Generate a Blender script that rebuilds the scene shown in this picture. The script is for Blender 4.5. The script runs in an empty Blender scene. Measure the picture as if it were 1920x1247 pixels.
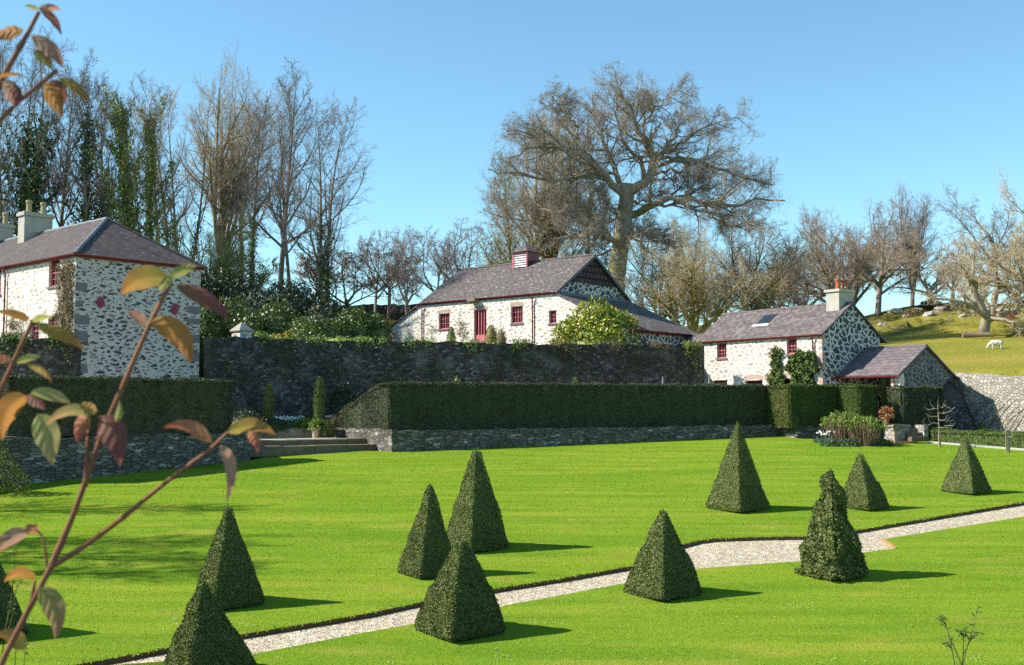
import bpy, bmesh, math, random
import numpy as np
from mathutils import Vector, Matrix
random.seed(7)
RNG = np.random.default_rng(11)
S = bpy.context.scene
COL = S.collection
# ------------------------------------------------------------------ camera (eye at the origin)
FPX = 2085.0; CX, CY = 960.0, 623.5; PITCH = math.atan(141.5 / FPX)
cam = bpy.data.cameras.new("camera"); camo = bpy.data.objects.new("camera", cam); COL.objects.link(camo)
cam.sensor_width = 36.0; cam.lens = FPX / 1920 * 36.0
cam.clip_start = 0.05; cam.clip_end = 6000
camo.location = (0, 0, 0); camo.rotation_euler = (math.pi / 2 + PITCH, 0, 0)
cam.dof.use_dof = True; cam.dof.focus_distance = 48; cam.dof.aperture_fstop = 9.5
S.camera = camo
# ------------------------------------------------------------------ light
SUN_EL = math.radians(40); SHX, SHY = 1.0, 0.045
sl = math.hypot(SHX, SHY)
SUN = Vector((-SHX / sl * math.cos(SUN_EL), -SHY / sl * math.cos(SUN_EL), math.sin(SUN_EL)))
W = bpy.data.worlds.new("World"); S.world = W; W.use_nodes = True
nt = W.node_tree
sky = nt.nodes.new("ShaderNodeTexSky"); sky.sky_type = 'NISHITA'; sky.sun_disc = False
sky.sun_elevation = SUN_EL; sky.sun_rotation = math.atan2(SUN.x, SUN.y)
sky.altitude = 50; sky.air_density = 1.0; sky.dust_density = 0.0; sky.ozone_density = 2.0
bg = nt.nodes["Background"]; bg.inputs[1].default_value = 0.112
tint = nt.nodes.new("ShaderNodeMix"); tint.data_type = 'RGBA'; tint.blend_type = 'MULTIPLY'; tint.inputs[0].default_value = 1.0; tint.inputs[7].default_value = (0.76, 1.0, 0.97, 1)   # clear spring blue
nt.links.new(sky.outputs[0], tint.inputs[6]); nt.links.new(tint.outputs[2], bg.inputs[0])
sd = bpy.data.lights.new("sun", 'SUN'); sd.energy = 4.6; sd.angle = math.radians(0.5); sd.color = (1.0, 0.94, 0.84)
so = bpy.data.objects.new("sun", sd); COL.objects.link(so); so.location = (-40, 0, 60)
so.rotation_euler = (-SUN).to_track_quat('-Z', 'Y').to_euler()
S.view_settings.view_transform = 'Standard'; S.view_settings.look = 'None'
S.view_settings.exposure = 0.95; S.view_settings.gamma = 1.0
S.cycles.use_denoising = False
S.cycles.max_bounces = 6; S.cycles.diffuse_bounces = 3; S.cycles.transparent_max_bounces = 6
S.cycles.sample_clamp_indirect = 6.0

# ------------------------------------------------------------------ pixel -> place helpers
_c, _s = math.cos(PITCH), math.sin(PITCH)
def ray(px, py):
    xc = (px - CX) / FPX; yc = (CY - py) / FPX
    return Vector((xc, _c - yc * _s, _s + yc * _c))
def P(px, py, Y):
    d = ray(px, py); return d * (Y / d.y)
def proj(p):
    x, y, z = p; f = y * _c + z * _s; u = -y * _s + z * _c
    return CX + FPX * x / f, CY - FPX * u / f
LA, LB = -5.37, 0.074
def lawn_z(y): return LA + LB * y
def PL(px, py, dz=0.0):
    d = ray(px, py); t = (LA + dz) / (d.z - LB * d.y); return d * t
def X_at(px, Y):      # x of a pixel column at depth Y (near eye level)
    return (px - CX) / FPX * Y
def along_to_px(p, d, px):   # point p + t*d (2D) that falls in column px
    q = (px - CX) / FPX
    t = (q * p[1] - p[0]) / (d[0] - q * d[1]); return (p[0] + d[0] * t, p[1] + d[1] * t)

# ------------------------------------------------------------------ materials
class NB:
    def __init__(s, name, rough=0.8, spec=0.3):
        s.m = bpy.data.materials.new(name); s.m.use_nodes = True; s.t = s.m.node_tree
        s.b = s.t.nodes["Principled BSDF"]; s.b.inputs["Roughness"].default_value = rough
        s.b.inputs["Specular IOR Level"].default_value = spec
        s.out = s.t.nodes["Material Output"]
    def n(s, typ, **kw):
        nd = s.t.nodes.new(typ)
        for k, v in kw.items():
            if k.startswith("i_"):
                key = k[2:]; key = int(key) if key.isdigit() else key.replace("_", " ")
                s.put(nd.inputs[key], v)
            else: setattr(nd, k, v)
        return nd
    def put(s, sock, v):
        if isinstance(v, bpy.types.NodeSocket): s.t.links.new(v, sock)
        elif isinstance(v, (tuple, list)) and sock.type == 'RGBA' and len(v) == 3: sock.default_value = (*v, 1)
        else: sock.default_value = v
    def coord(s, which="Object"): return s.n("ShaderNodeTexCoord").outputs[which]
    def mapping(s, vec, scale=(1, 1, 1), loc=(0, 0, 0), rot=(0, 0, 0)):
        return s.n("ShaderNodeMapping", i_Vector=vec, i_Scale=scale, i_Location=loc, i_Rotation=rot).outputs[0]
    def noise(s, vec, scale, detail=4, rough=0.55, dist=0.0, col=False):
        nd = s.n("ShaderNodeTexNoise", i_Vector=vec, i_Scale=scale, i_Detail=detail, i_Roughness=rough, i_Distortion=dist)
        return nd.outputs["Color" if col else "Fac"]
    def ramp(s, fac, stops, interp='LINEAR'):
        nd = s.n("ShaderNodeValToRGB"); s.put(nd.inputs[0], fac); cr = nd.color_ramp; cr.interpolation = interp
        while len(cr.elements) > 1: cr.elements.remove(cr.elements[0])
        for i, (p, c) in enumerate(stops):
            e = cr.elements[0] if i == 0 else cr.elements.new(p)
            e.position = p; e.color = (*c, 1) if len(c) == 3 else c
        return nd.outputs[0]
    def rng(s, fac, a, b, c=0.0, d=1.0):
        return s.n("ShaderNodeMapRange", i_Value=fac, i_From_Min=a, i_From_Max=b, i_To_Min=c, i_To_Max=d).outputs[0]
    def mix(s, fac, a, b, mode='MIX'):
        nd = s.n("ShaderNodeMix", data_type='RGBA', blend_type=mode); s.put(nd.inputs[0], fac); s.put(nd.inputs[6], a); s.put(nd.inputs[7], b)
        return nd.outputs[2]
    def math(s, op, a, b=0.0):
        nd = s.n("ShaderNodeMath", operation=op); s.put(nd.inputs[0], a); s.put(nd.inputs[1], b); return nd.outputs[0]
    def vadd(s, a, b, k=1.0):
        sc = s.n("ShaderNodeVectorMath", operation='SCALE'); s.put(sc.inputs[0], b); sc.inputs[3].default_value = k
        ad = s.n("ShaderNodeVectorMath", operation='ADD'); s.put(ad.inputs[0], a); s.put(ad.inputs[1], sc.outputs[0]); return ad.outputs[0]
    def base(s, v): s.put(s.b.inputs["Base Color"], v)
    def bump(s, h, strength=0.5, dist=0.02):
        nd = s.n("ShaderNodeBump", i_Height=h, i_Strength=strength, i_Distance=dist); s.put(s.b.inputs["Normal"], nd.outputs[0])

def rubble(name, sx, sy, w0, w1, mortar, stones, hide=0.0, warp=0.06, bump=0.6, dirt=0.25, dist=0.03, rag=0.15, small=2.0):
    """rubble masonry in the wall's own metres: stones of random size, tint and mortar cover"""
    m = NB(name, 0.88, 0.2); uv = m.coord("UV")
    v = m.vadd(uv, m.noise(uv, 2.2, 3, col=True), warp * 4); v = m.vadd(v, m.noise(uv, 9, 2, col=True), warp)
    v = m.mapping(v, (sx, sy, 1))
    def layer(v, hide_, lo, hi, k):
        e = m.n("ShaderNodeTexVoronoi", voronoi_dimensions='2D', feature='DISTANCE_TO_EDGE', i_Vector=v, i_Scale=k).outputs["Distance"]
        sep = m.n("ShaderNodeSeparateColor", i_0=m.n("ShaderNodeTexVoronoi", voronoi_dimensions='2D', feature='F1', i_Vector=v, i_Scale=k).outputs["Color"])
        ee = m.math('ADD', e, m.math('MULTIPLY', m.math('SUBTRACT', m.noise(uv, 13, 4, .65), 0.5), rag)); ee = m.math('SUBTRACT', ee, m.math('MULTIPLY', sep.outputs[1], hide_))
        return m.rng(ee, lo, hi), sep.outputs[0]
    mask, r = layer(v, hide, w0, w1, 1.0); st = m.ramp(r, stones)
    if hide > 0.01:
        m2, r2 = layer(m.mapping(v, loc=(3.7, 1.9, 0)), hide * small, w0 * .9, w1 * .9, 2.1)
        st = m.mix(mask, m.ramp(r2, stones), st); mask = m.math('MAXIMUM', mask, m2)
    st = m.mix(m.rng(m.noise(uv, 11, 5, .7), 0.35, 0.75, 0.0, 0.4), st, m.mix(0.3, st, (0.30, 0.28, 0.24)))
    mo = m.mix(m.rng(m.noise(uv, 1.3, 5), 0.35, 0.7, 0, dirt), mortar, tuple(x * 0.62 for x in mortar)); mo = m.mix(m.rng(m.noise(uv, 17, 4), .55, .8, 0, .18), mo, tuple(x * .55 for x in mortar))
    m.base(m.mix(mask, mo, st))
    m.bump(m.math('ADD', m.math('MULTIPLY', mask, 0.8), m.math('MULTIPLY', m.noise(uv, 22, 4), 0.5)), bump, dist)
    return m.m

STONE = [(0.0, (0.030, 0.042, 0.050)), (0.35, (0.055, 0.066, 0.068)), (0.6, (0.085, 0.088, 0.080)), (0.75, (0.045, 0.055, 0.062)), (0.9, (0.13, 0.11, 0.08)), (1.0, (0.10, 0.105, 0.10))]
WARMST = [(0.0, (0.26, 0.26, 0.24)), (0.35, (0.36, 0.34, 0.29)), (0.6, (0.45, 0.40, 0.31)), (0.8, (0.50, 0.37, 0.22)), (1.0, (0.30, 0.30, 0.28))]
DRY = [(0.0, (0.075, 0.067, 0.058)), (0.45, (0.125, 0.11, 0.094)), (0.8, (0.18, 0.16, 0.135)), (0.93, (0.24, 0.22, 0.19)), (1.0, (0.42, 0.40, 0.36))]
M = {}
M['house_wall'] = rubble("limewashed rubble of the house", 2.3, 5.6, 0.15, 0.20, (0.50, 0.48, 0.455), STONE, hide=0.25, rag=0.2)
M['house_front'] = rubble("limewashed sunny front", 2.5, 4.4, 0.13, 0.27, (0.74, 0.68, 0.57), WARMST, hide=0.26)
M['barn_wall'] = rubble("limewashed rubble of the barn", 2.3, 5.0, 0.12, 0.25, (0.76, 0.71, 0.62), WARMST, hide=0.24, rag=0.15)
M['cottage_wall'] = rubble("rubble of the cottage front", 2.7, 4.3, 0.09, 0.19, (0.78, 0.74, 0.66), [(0.0, (0.24, 0.245, 0.24)), (0.35, (0.36, 0.345, 0.31)), (0.6, (0.48, 0.43, 0.35)), (0.8, (0.54, 0.44, 0.32)), (1.0, (0.31, 0.31, 0.29))], hide=0.12, rag=0.1, small=2.6)
M['cottage_gable'] = rubble("rubble of the cottage gable", 2.5, 3.2, 0.10, 0.15, (0.60, 0.59, 0.56), STONE, hide=0.10, rag=0.08, small=4.0)
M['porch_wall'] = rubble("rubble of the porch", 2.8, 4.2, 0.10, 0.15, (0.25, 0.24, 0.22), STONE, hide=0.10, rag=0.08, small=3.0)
M['dry'] = rubble("dry stone", 3.2, 9.0, 0.0, 0.09, (0.050, 0.045, 0.038), DRY, warp=0.06, bump=1.0, dirt=0.0, dist=0.05, rag=0.12)
M['field_wall'] = rubble("pale terrace wall stone", 4.2, 7.0, 0.02, 0.12, (0.30, 0.28, 0.235), [(0, (0.24, 0.22, 0.18)), (.4, (0.40, 0.37, 0.30)), (.7, (0.50, 0.46, 0.39)), (1, (0.30, 0.27, 0.21))], warp=0.05, bump=1.0, dist=0.05)

def garden_wall_mat():
    m = NB("old garden wall stone", 0.95, 0.1); uv = m.coord("UV")
    v = m.vadd(uv, m.noise(uv, 3, 3, col=True), 0.25); v = m.mapping(v, (5.5, 8.5, 1))
    e = m.n("ShaderNodeTexVoronoi", voronoi_dimensions='2D', feature='DISTANCE_TO_EDGE', i_Vector=v, i_Scale=1.0).outputs[0]
    c = m.n("ShaderNodeTexVoronoi", voronoi_dimensions='2D', feature='F1', i_Vector=v, i_Scale=1.0).outputs["Color"]
    r = m.n("ShaderNodeSeparateColor", i_0=c).outputs[0]
    st = m.ramp(r, [(0, (0.035, 0.033, 0.034)), (.5, (0.075, 0.070, 0.068)), (.85, (0.12, 0.115, 0.11)), (1, (0.20, 0.195, 0.19))])
    st = m.mix(m.rng(m.noise(uv, 0.55, 4), 0.45, 0.65, 0, .8), st, (0.035, 0.045, 0.02))
    st = m.mix(m.rng(m.noise(m.mapping(uv, loc=(7, 3, 0)), 0.8, 5), 0.52, 0.72, 0, .55), st, (0.22, 0.215, 0.20))
    m.base(m.mix(m.rng(e, 0.02, 0.1), (0.025, 0.023, 0.02), st)); m.bump(m.math('ADD', e, m.noise(uv, 12, 4)), 1.0, 0.06)
    return m.m
M['garden_wall'] = garden_wall_mat()

def slate(name, w, h, c1, c2, lichen=0.4, warm=None):
    m = NB(name, 0.75, 0.12); uv = m.coord("UV")
    v = m.vadd(uv, m.noise(uv, 1.2, 2, col=True), 0.05)
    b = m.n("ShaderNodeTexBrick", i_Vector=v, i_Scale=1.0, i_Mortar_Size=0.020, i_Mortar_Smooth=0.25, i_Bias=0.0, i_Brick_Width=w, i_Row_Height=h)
    b.offset = 0.5; b.inputs["Color1"].default_value = (*c1, 1); b.inputs["Color2"].default_value = (*c2, 1); b.inputs["Mortar"].default_value = (0.03, 0.028, 0.028, 1)  # dark mortar lines paint in the shadow gaps between the slates
    c = m.mix(m.rng(m.noise(uv, 2.6, 5), 0.3, 0.7, 0, .55), b.outputs[0], (0.115, 0.095, 0.085))
    # rows of slates of another shade
    cell = m.n("ShaderNodeTexWhiteNoise", noise_dimensions='2D')
    sn = m.n("ShaderNodeVectorMath", operation='SNAP'); m.put(sn.inputs[0], v); sn.inputs[1].default_value = (w * 0.5, h, 1); m.put(cell.inputs["Vector"], sn.outputs[0])
    c = m.mix(m.rng(cell.outputs[0], 0.55, 1.0, 0, .55), c, warm or (0.20, 0.165, 0.16))
    sp = m.noise(m.mapping(uv, (1.0, 2.6, 1)), 3.1, 3)
    c = m.mix(m.rng(sp, 0.635, 0.67, 0, lichen), c, (0.55, 0.53, 0.47))
    c = m.mix(m.rng(m.noise(m.mapping(uv, (1, .25, 1)), 1.1, 4), 0.5, 0.75, 0, .3), c, (0.16, 0.145, 0.10))
    m.base(c)
    row = m.math('FRACT', m.math('DIVIDE', m.n("ShaderNodeSeparateXYZ", i_0=v).outputs[1], h))
    m.bump(m.math('ADD', m.math('MULTIPLY', m.math('SUBTRACT', 1.0, row), 0.8), m.math('MULTIPLY', m.math('SUBTRACT', 1.0, b.outputs["Fac"]), 0.5)), 0.9, 0.022)
    return m.m
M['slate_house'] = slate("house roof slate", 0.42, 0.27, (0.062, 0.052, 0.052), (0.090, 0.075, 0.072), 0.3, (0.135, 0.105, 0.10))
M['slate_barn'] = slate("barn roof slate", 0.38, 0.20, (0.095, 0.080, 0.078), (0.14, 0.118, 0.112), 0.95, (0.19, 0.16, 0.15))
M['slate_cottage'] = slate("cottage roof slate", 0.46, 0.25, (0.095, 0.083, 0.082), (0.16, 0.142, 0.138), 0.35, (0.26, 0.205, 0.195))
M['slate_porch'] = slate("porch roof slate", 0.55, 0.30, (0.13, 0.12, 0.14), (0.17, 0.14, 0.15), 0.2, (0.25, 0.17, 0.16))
def slate_hung():
    m = NB("hung slates of the barn gable", 0.8, 0.2); uv = m.coord("UV")
    b = m.n("ShaderNodeTexBrick", i_Vector=uv, i_Scale=1.0, i_Mortar_Size=0.055, i_Mortar_Smooth=0.1, i_Brick_Width=0.36, i_Row_Height=0.40)
    b.inputs["Color1"].default_value = (0.13, 0.085, 0.07, 1); b.inputs["Color2"].default_value = (0.06, 0.05, 0.05, 1); b.inputs["Mortar"].default_value = (0.012, 0.012, 0.014, 1)
    m.base(m.mix(m.rng(m.noise(uv, 5, 3), .4, .7, 0, .5), b.outputs[0], (0.03, 0.028, 0.03))); m.bump(m.math('SUBTRACT', 1.0, b.outputs["Fac"]), 1.0, 0.05)
    return m.m
M['slate_hung'] = slate_hung()

def paint(name, c, rough=0.45, spec=0.4, var=0.25, sc=6):
    m = NB(name, rough, spec); o = m.coord("Object")
    n = m.noise(o, sc, 4)
    m.base(m.mix(m.rng(n, 0.3, 0.75, 0, var), c, tuple(x * 0.55 for x in c))); m.bump(m.noise(o, sc * 5, 3), 0.15, 0.005)
    return m.m
M['red'] = paint("old red paint", (0.17, 0.018, 0.020))
M['pink'] = paint("weathered red joinery", (0.52, 0.14, 0.16))
M['darkred'] = paint("dark red inside", (0.035, 0.006, 0.007))
M['glass'] = paint("window glass", (0.02, 0.022, 0.026), 0.06, 0.6, 0.1)
M['render'] = paint("cement render", (0.46, 0.43, 0.37), 0.9, 0.1, 0.5, 2.2)
M['pot_buff'] = paint("buff chimney pot", (0.40, 0.34, 0.18), 0.8, 0.2, 0.5, 9)
M['pot_red'] = paint("terracotta", (0.36, 0.13, 0.065), 0.8, 0.2, 0.5, 9)
M['pot_pale'] = paint("pale terracotta", (0.50, 0.36, 0.25), 0.85, 0.2, 0.4, 9)
M['lead'] = paint("lead flashing", (0.17, 0.18, 0.19), 0.6, 0.4)
M['sill'] = paint("slate sill", (0.16, 0.15, 0.16), 0.7, 0.3)
M['brick'] = paint("brick arch", (0.48, 0.36, 0.28), 0.9, 0.1, 0.6, 14)
M['dressed'] = paint("dressed stone", (0.36, 0.34, 0.30), 0.9, 0.1, 0.6, 7)
M['stepstone'] = paint("mossy step slab", (0.19, 0.155, 0.105), 0.95, 0.1, 0.75, 4)
M['oval'] = paint("painted iron tie plate", (0.22, 0.015, 0.05), 0.5, 0.4)
M['timber'] = paint("weathered timber", (0.27, 0.21, 0.14), 0.9, 0.1, 0.6, 8)
M['stake'] = paint("tree stake wood", (0.33, 0.25, 0.15), 0.9, 0.1, 0.5, 8)
M['louvre'] = paint("pale louvre slats", (0.66, 0.62, 0.60), 0.7, 0.2, 0.2)
M['cream'] = paint("limewashed post", (0.70, 0.62, 0.52), 0.9, 0.1, 0.3, 4)
M['rock'] = paint("field rock", (0.42, 0.39, 0.34), 0.95, 0.1, 0.7, 1.6)
M['wool'] = paint("sheep wool", (0.66, 0.61, 0.52), 0.95, 0.05, 0.3, 9)
M['kerb'] = paint("pale kerb stone", (0.48, 0.46, 0.42), 0.95, 0.1, 0.4, 5)
M['soil'] = paint("bed soil", (0.085, 0.055, 0.035), 1.0, 0.05, 0.6, 5)
M['board'] = paint("path edging board", (0.40, 0.24, 0.10), 0.9, 0.1, 0.4, 5)
M['edge'] = paint("cut turf edge", (0.13, 0.088, 0.042), 1.0, 0.05, 0.6, 7)
M['metal'] = paint("dark iron", (0.05, 0.05, 0.055), 0.5, 0.4)

def lawn_mat():
    m = NB("mown lawn", 1.0, 0.0); o = m.coord("Object")
    big = m.noise(m.mapping(o, (0.10, 0.30, 0)), 1.0, 5, 0.6)
    c = m.ramp(big, [(0.30, (0.125, 0.225, 0.018)), (0.50, (0.185, 0.275, 0.022)), (0.66, (0.235, 0.300, 0.028)), (0.80, (0.285, 0.300, 0.040))])
    band = m.noise(m.mapping(o, (0.16, 1.5, 0), rot=(0, 0, 0.12)), 1.0, 3)
    c = m.mix(m.rng(band, 0.40, 0.64, 0, .75), c, (0.110, 0.205, 0.015))
    yel = m.noise(m.mapping(o, (0.33, 1.0, 0), loc=(3.3, 1.7, 0), rot=(0, 0, .1)), 1.0, 4)
    c = m.mix(m.rng(yel, 0.55, 0.72, 0, .7), c, (0.32, 0.285, 0.05))
    fine = m.noise(o, 26, 3, 0.7); fine2 = m.noise(o, 8, 3, 0.6)
    c = m.mix(m.rng(fine, 0.38, 0.62, 0, 0.55), c, m.mix(0.45, c, (0.035, 0.080, 0.008)))
    c = m.mix(m.rng(fine2, 0.45, 0.7, 0, .25), c, (0.25, 0.33, 0.03))
    m.base(c); m.bump(m.math('ADD', fine, m.math('MULTIPLY', fine2, 0.7)), 0.65, 0.05)
    return m.m
M['lawn'] = lawn_mat()
def gravel_mat():
    m = NB("pale gravel", 0.95, 0.1); o = m.coord("Object")
    v = m.n("ShaderNodeTexVoronoi", feature='F1', i_Vector=o, i_Scale=24.0)
    r = m.n("ShaderNodeSeparateColor", i_0=v.outputs["Color"]).outputs[0]
    c = m.ramp(r, [(0, (0.17, 0.145, 0.11)), (.35, (0.40, 0.34, 0.24)), (.7, (0.54, 0.46, 0.33)), (1, (0.76, 0.67, 0.50))])
    c = m.mix(m.rng(m.noise(o, 1.6, 5), .4, .75, 0, .45), c, (0.36, 0.30, 0.21))
    m.base(c); m.bump(m.math('ADD', v.outputs["Distance"], m.noise(o, 9, 3)), 0.9, 0.03)
    return m.m
M['gravel'] = gravel_mat()
def hill_mat():
    m = NB("pasture and woodland floor", 1.0, 0.0); o = m.coord("Object")
    n1 = m.noise(m.mapping(o, (0.06, 0.10, 0.1)), 1.0, 6, 0.6)
    c = m.ramp(n1, [(0.32, (0.225, 0.230, 0.036)), (0.5, (0.315, 0.275, 0.055)), (0.68, (0.40, 0.31, 0.085))])
    n2 = m.noise(o, 0.28, 5, 0.65)
    sep = m.n("ShaderNodeSeparateXYZ", i_0=o)
    rough_ground = m.rng(m.math('ADD', sep.outputs[1], m.math('MULTIPLY', n2, 30.0)), 106, 116)    # rough ground beyond the mown field
    rg = m.ramp(m.noise(o, 0.55, 6, .7), [(0.32, (0.055, 0.075, 0.016)), (0.47, (0.13, 0.145, 0.03)), (0.58, (0.21, 0.155, 0.075)), (0.72, (0.25, 0.225, 0.19))])
    c = m.mix(rough_ground, c, rg)
    wood = m.rng(m.math('ADD', sep.outputs[0], m.math('MULTIPLY', n2, 8.0)), 14, 4)               # leaf litter of the wood
    c = m.mix(wood, c, m.ramp(m.noise(o, 0.8, 5), [(.3, (0.045, 0.055, 0.016)), (.55, (0.10, 0.075, 0.035)), (.75, (0.13, 0.12, 0.03))]))
    c = m.mix(m.rng(m.noise(o, 5, 4, .7), .35, .65, 0, .5), c, m.mix(0.5, c, (0.04, 0.05, 0.01)))
    m.base(c); m.bump(m.noise(o, 3.0, 6, .7), 0.9, 0.25)
    return m.m
M['hill'] = hill_mat()

def bark_mat(name, a, b, moss=None, ms=0.0):
    m = NB(name, 0.92, 0.1); o = m.coord("Object")
    n = m.noise(m.mapping(o, (1, 1, .3)), 3.0, 5, .65)
    c = m.mix(m.rng(n, .3, .7), a, b)
    if moss: c = m.mix(m.rng(m.noise(o, 0.5, 4), .62 - ms, .75 - ms), c, moss)
    m.base(c); m.bump(n, 0.8, 0.06)
    return m.m
M['bark_grey'] = bark_mat("grey brown bark", (0.135, 0.1148, 0.0878), (0.27, 0.2362, 0.189), (0.10, 0.11, 0.035), 0.05)
M['bark_oak'] = bark_mat("pale grey bark", (0.182, 0.161, 0.119), (0.392, 0.35, 0.266), (0.17, 0.16, 0.06), 0.12)
M['bark_moss'] = bark_mat("mossy bark", (0.165, 0.15, 0.0825), (0.3, 0.27, 0.135), (0.14, 0.145, 0.04), 0.2)
M['twig_purple'] = bark_mat("purple brown twigs", (0.18, 0.148, 0.13), (0.29, 0.245, 0.215))
M['twig_far'] = bark_mat("pale lilac twigs", (0.24, 0.205, 0.20), (0.36, 0.315, 0.305))
M['twig_oak'] = bark_mat("warm grey twigs", (0.25, 0.205, 0.155), (0.38, 0.32, 0.255))
M['twig_brown'] = bark_mat("red brown twigs", (0.29, 0.215, 0.155), (0.43, 0.335, 0.25))
M['twig_tan'] = bark_mat("tan twigs", (0.3654, 0.2871, 0.1827), (0.6, 0.4829, 0.3132))
M['twig_olive'] = bark_mat("olive twigs", (0.2465, 0.2095, 0.0986), (0.419, 0.3697, 0.1725))
M['dog_stem'] = bark_mat("red brown dogwood stem", (0.20, 0.085, 0.045), (0.32, 0.17, 0.095))

def leaf_mat(name, stops, rough=0.55, spec=0.35, trans=0.12):
    m = NB(name, rough, spec)
    r = m.n("ShaderNodeNewGeometry").outputs["Random Per Island"]
    c = m.ramp(r, stops); c = m.mix(m.rng(m.noise(m.coord("Object"), 1.1, 4), .35, .7, 0, .45), c, m.mix(0.5, c, (0.02, 0.03, 0.006)))
    m.base(c)
    if trans > 0:
        tr = m.n("ShaderNodeBsdfTranslucent"); m.put(tr.inputs[0], c); mx = m.n("ShaderNodeMixShader"); mx.inputs[0].default_value = trans
        m.t.links.new(m.b.outputs[0], mx.inputs[1]); m.t.links.new(tr.outputs[0], mx.inputs[2]); m.t.links.new(mx.outputs[0], m.out.inputs[0])
    return m.m
M['yew'] = leaf_mat("yew needles", [(0, (0.0639, 0.0936, 0.0276)), (0.5, (0.1307, 0.1706, 0.0497)), (0.85, (0.2178, 0.2498, 0.0773)), (1, (0.3487, 0.2498, 0.0967))], 0.7, 0.15, 0.0)
M['yew_hedge'] = leaf_mat("hedge foliage", [(0, (0.0283, 0.0441, 0.0224)), (0.5, (0.0565, 0.0796, 0.036)), (0.85, (0.106, 0.1237, 0.0539)), (1, (0.1836, 0.1161, 0.0789))], 0.6, 0.3, 0.08)
M['yew_gold'] = leaf_mat("bronzed hedge foliage", [(0, (0.0337, 0.0624, 0.0099)), (0.5, (0.0638, 0.1092, 0.0149)), (0.85, (0.0975, 0.1247, 0.0248)), (1, (0.1275, 0.1143, 0.033))], 0.6, 0.3, 0.08)
M['blade'] = leaf_mat("grass blades", [(0, (0.1089, 0.2067, 0.0152)), (0.5, (0.2114, 0.3195, 0.0278)), (0.9, (0.3074, 0.3946, 0.0506)), (1, (0.4612, 0.451, 0.1265))], 0.8, 0.1, 0.0)
M['box'] = leaf_mat("box leaves", [(0, (0.05, 0.085, 0.014)), (.6, (0.09, 0.14, 0.022)), (1, (0.13, 0.18, 0.035))], 0.5, 0.4, 0.1)
M['rhodo'] = leaf_mat("rhododendron leaves", [(0, (0.039, 0.0688, 0.0132)), (0.5, (0.0845, 0.1313, 0.0198)), (0.85, (0.143, 0.1938, 0.033)), (1, (0.221, 0.2375, 0.055))], 0.4, 0.5, 0.1)
M['rhodo_dark'] = leaf_mat("dark laurel leaves", [(0, (0.014, 0.026, 0.009)), (.6, (0.028, 0.047, 0.014)), (1, (0.055, 0.075, 0.022))], 0.45, 0.45, 0.06)
M['bay'] = leaf_mat("yellow green broad leaves", [(0, (0.126, 0.1823, 0.018)), (0.5, (0.27, 0.3281, 0.026)), (0.85, (0.432, 0.4228, 0.04)), (1, (0.594, 0.452, 0.05))], 0.4, 0.5, 0.15)
M['ivy'] = leaf_mat("dark ivy leaves", [(0, (0.0312, 0.0612, 0.0187)), (0.5, (0.0585, 0.105, 0.025)), (0.85, (0.1268, 0.175, 0.039)), (1, (0.2145, 0.245, 0.0624))], 0.6, 0.15, 0.05)
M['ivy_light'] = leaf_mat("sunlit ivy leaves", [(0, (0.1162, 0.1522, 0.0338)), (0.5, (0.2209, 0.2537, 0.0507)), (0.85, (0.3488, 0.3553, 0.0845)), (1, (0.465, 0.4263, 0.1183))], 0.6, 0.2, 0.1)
M['creeper'] = leaf_mat("dry creeper stems", [(0, (0.11, 0.085, 0.04)), (.6, (0.19, 0.15, 0.08)), (1, (0.26, 0.21, 0.12))], 0.9, 0.1, 0.0)
M['stalk'] = leaf_mat("dry hydrangea stalks", [(0, (0.20, 0.12, 0.07)), (.6, (0.30, 0.20, 0.13)), (1, (0.38, 0.28, 0.19))], 0.9, 0.1, 0.0)
M['fresh'] = leaf_mat("fresh green leaves", [(0, (0.10, 0.17, 0.02)), (.6, (0.18, 0.28, 0.03)), (1, (0.26, 0.34, 0.06))], 0.5, 0.4, 0.15)
M['blue_leaf'] = leaf_mat("blue green strap leaves", [(0, (0.04, 0.09, 0.04)), (1, (0.08, 0.15, 0.07))], 0.5, 0.4, 0.1)
M['petal'] = leaf_mat("white petals", [(0, (0.70, 0.72, 0.66)), (1, (0.82, 0.82, 0.76))], 0.6, 0.2, 0.2)
M['copper'] = leaf_mat("withered beech leaves", [(0, (0.2576, 0.1073, 0.0462)), (0.6, (0.4025, 0.1859, 0.0858)), (1, (0.5474, 0.286, 0.1452))], 0.8, 0.1, 0.2)
M['gold_flower'] = leaf_mat("yellow flowering leaves", [(0, (0.25, 0.27, 0.04)), (.7, (0.42, 0.38, 0.06)), (1, (0.55, 0.30, 0.06))], 0.6, 0.2, 0.15)
M['budleaf'] = leaf_mat("young olive leaves", [(0, (0.15, 0.165, 0.0325)), (1, (0.3, 0.3, 0.078))], 0.6, 0.2, 0.2)
M['berry'] = paint("red flower", (0.5, 0.03, 0.06))

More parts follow.
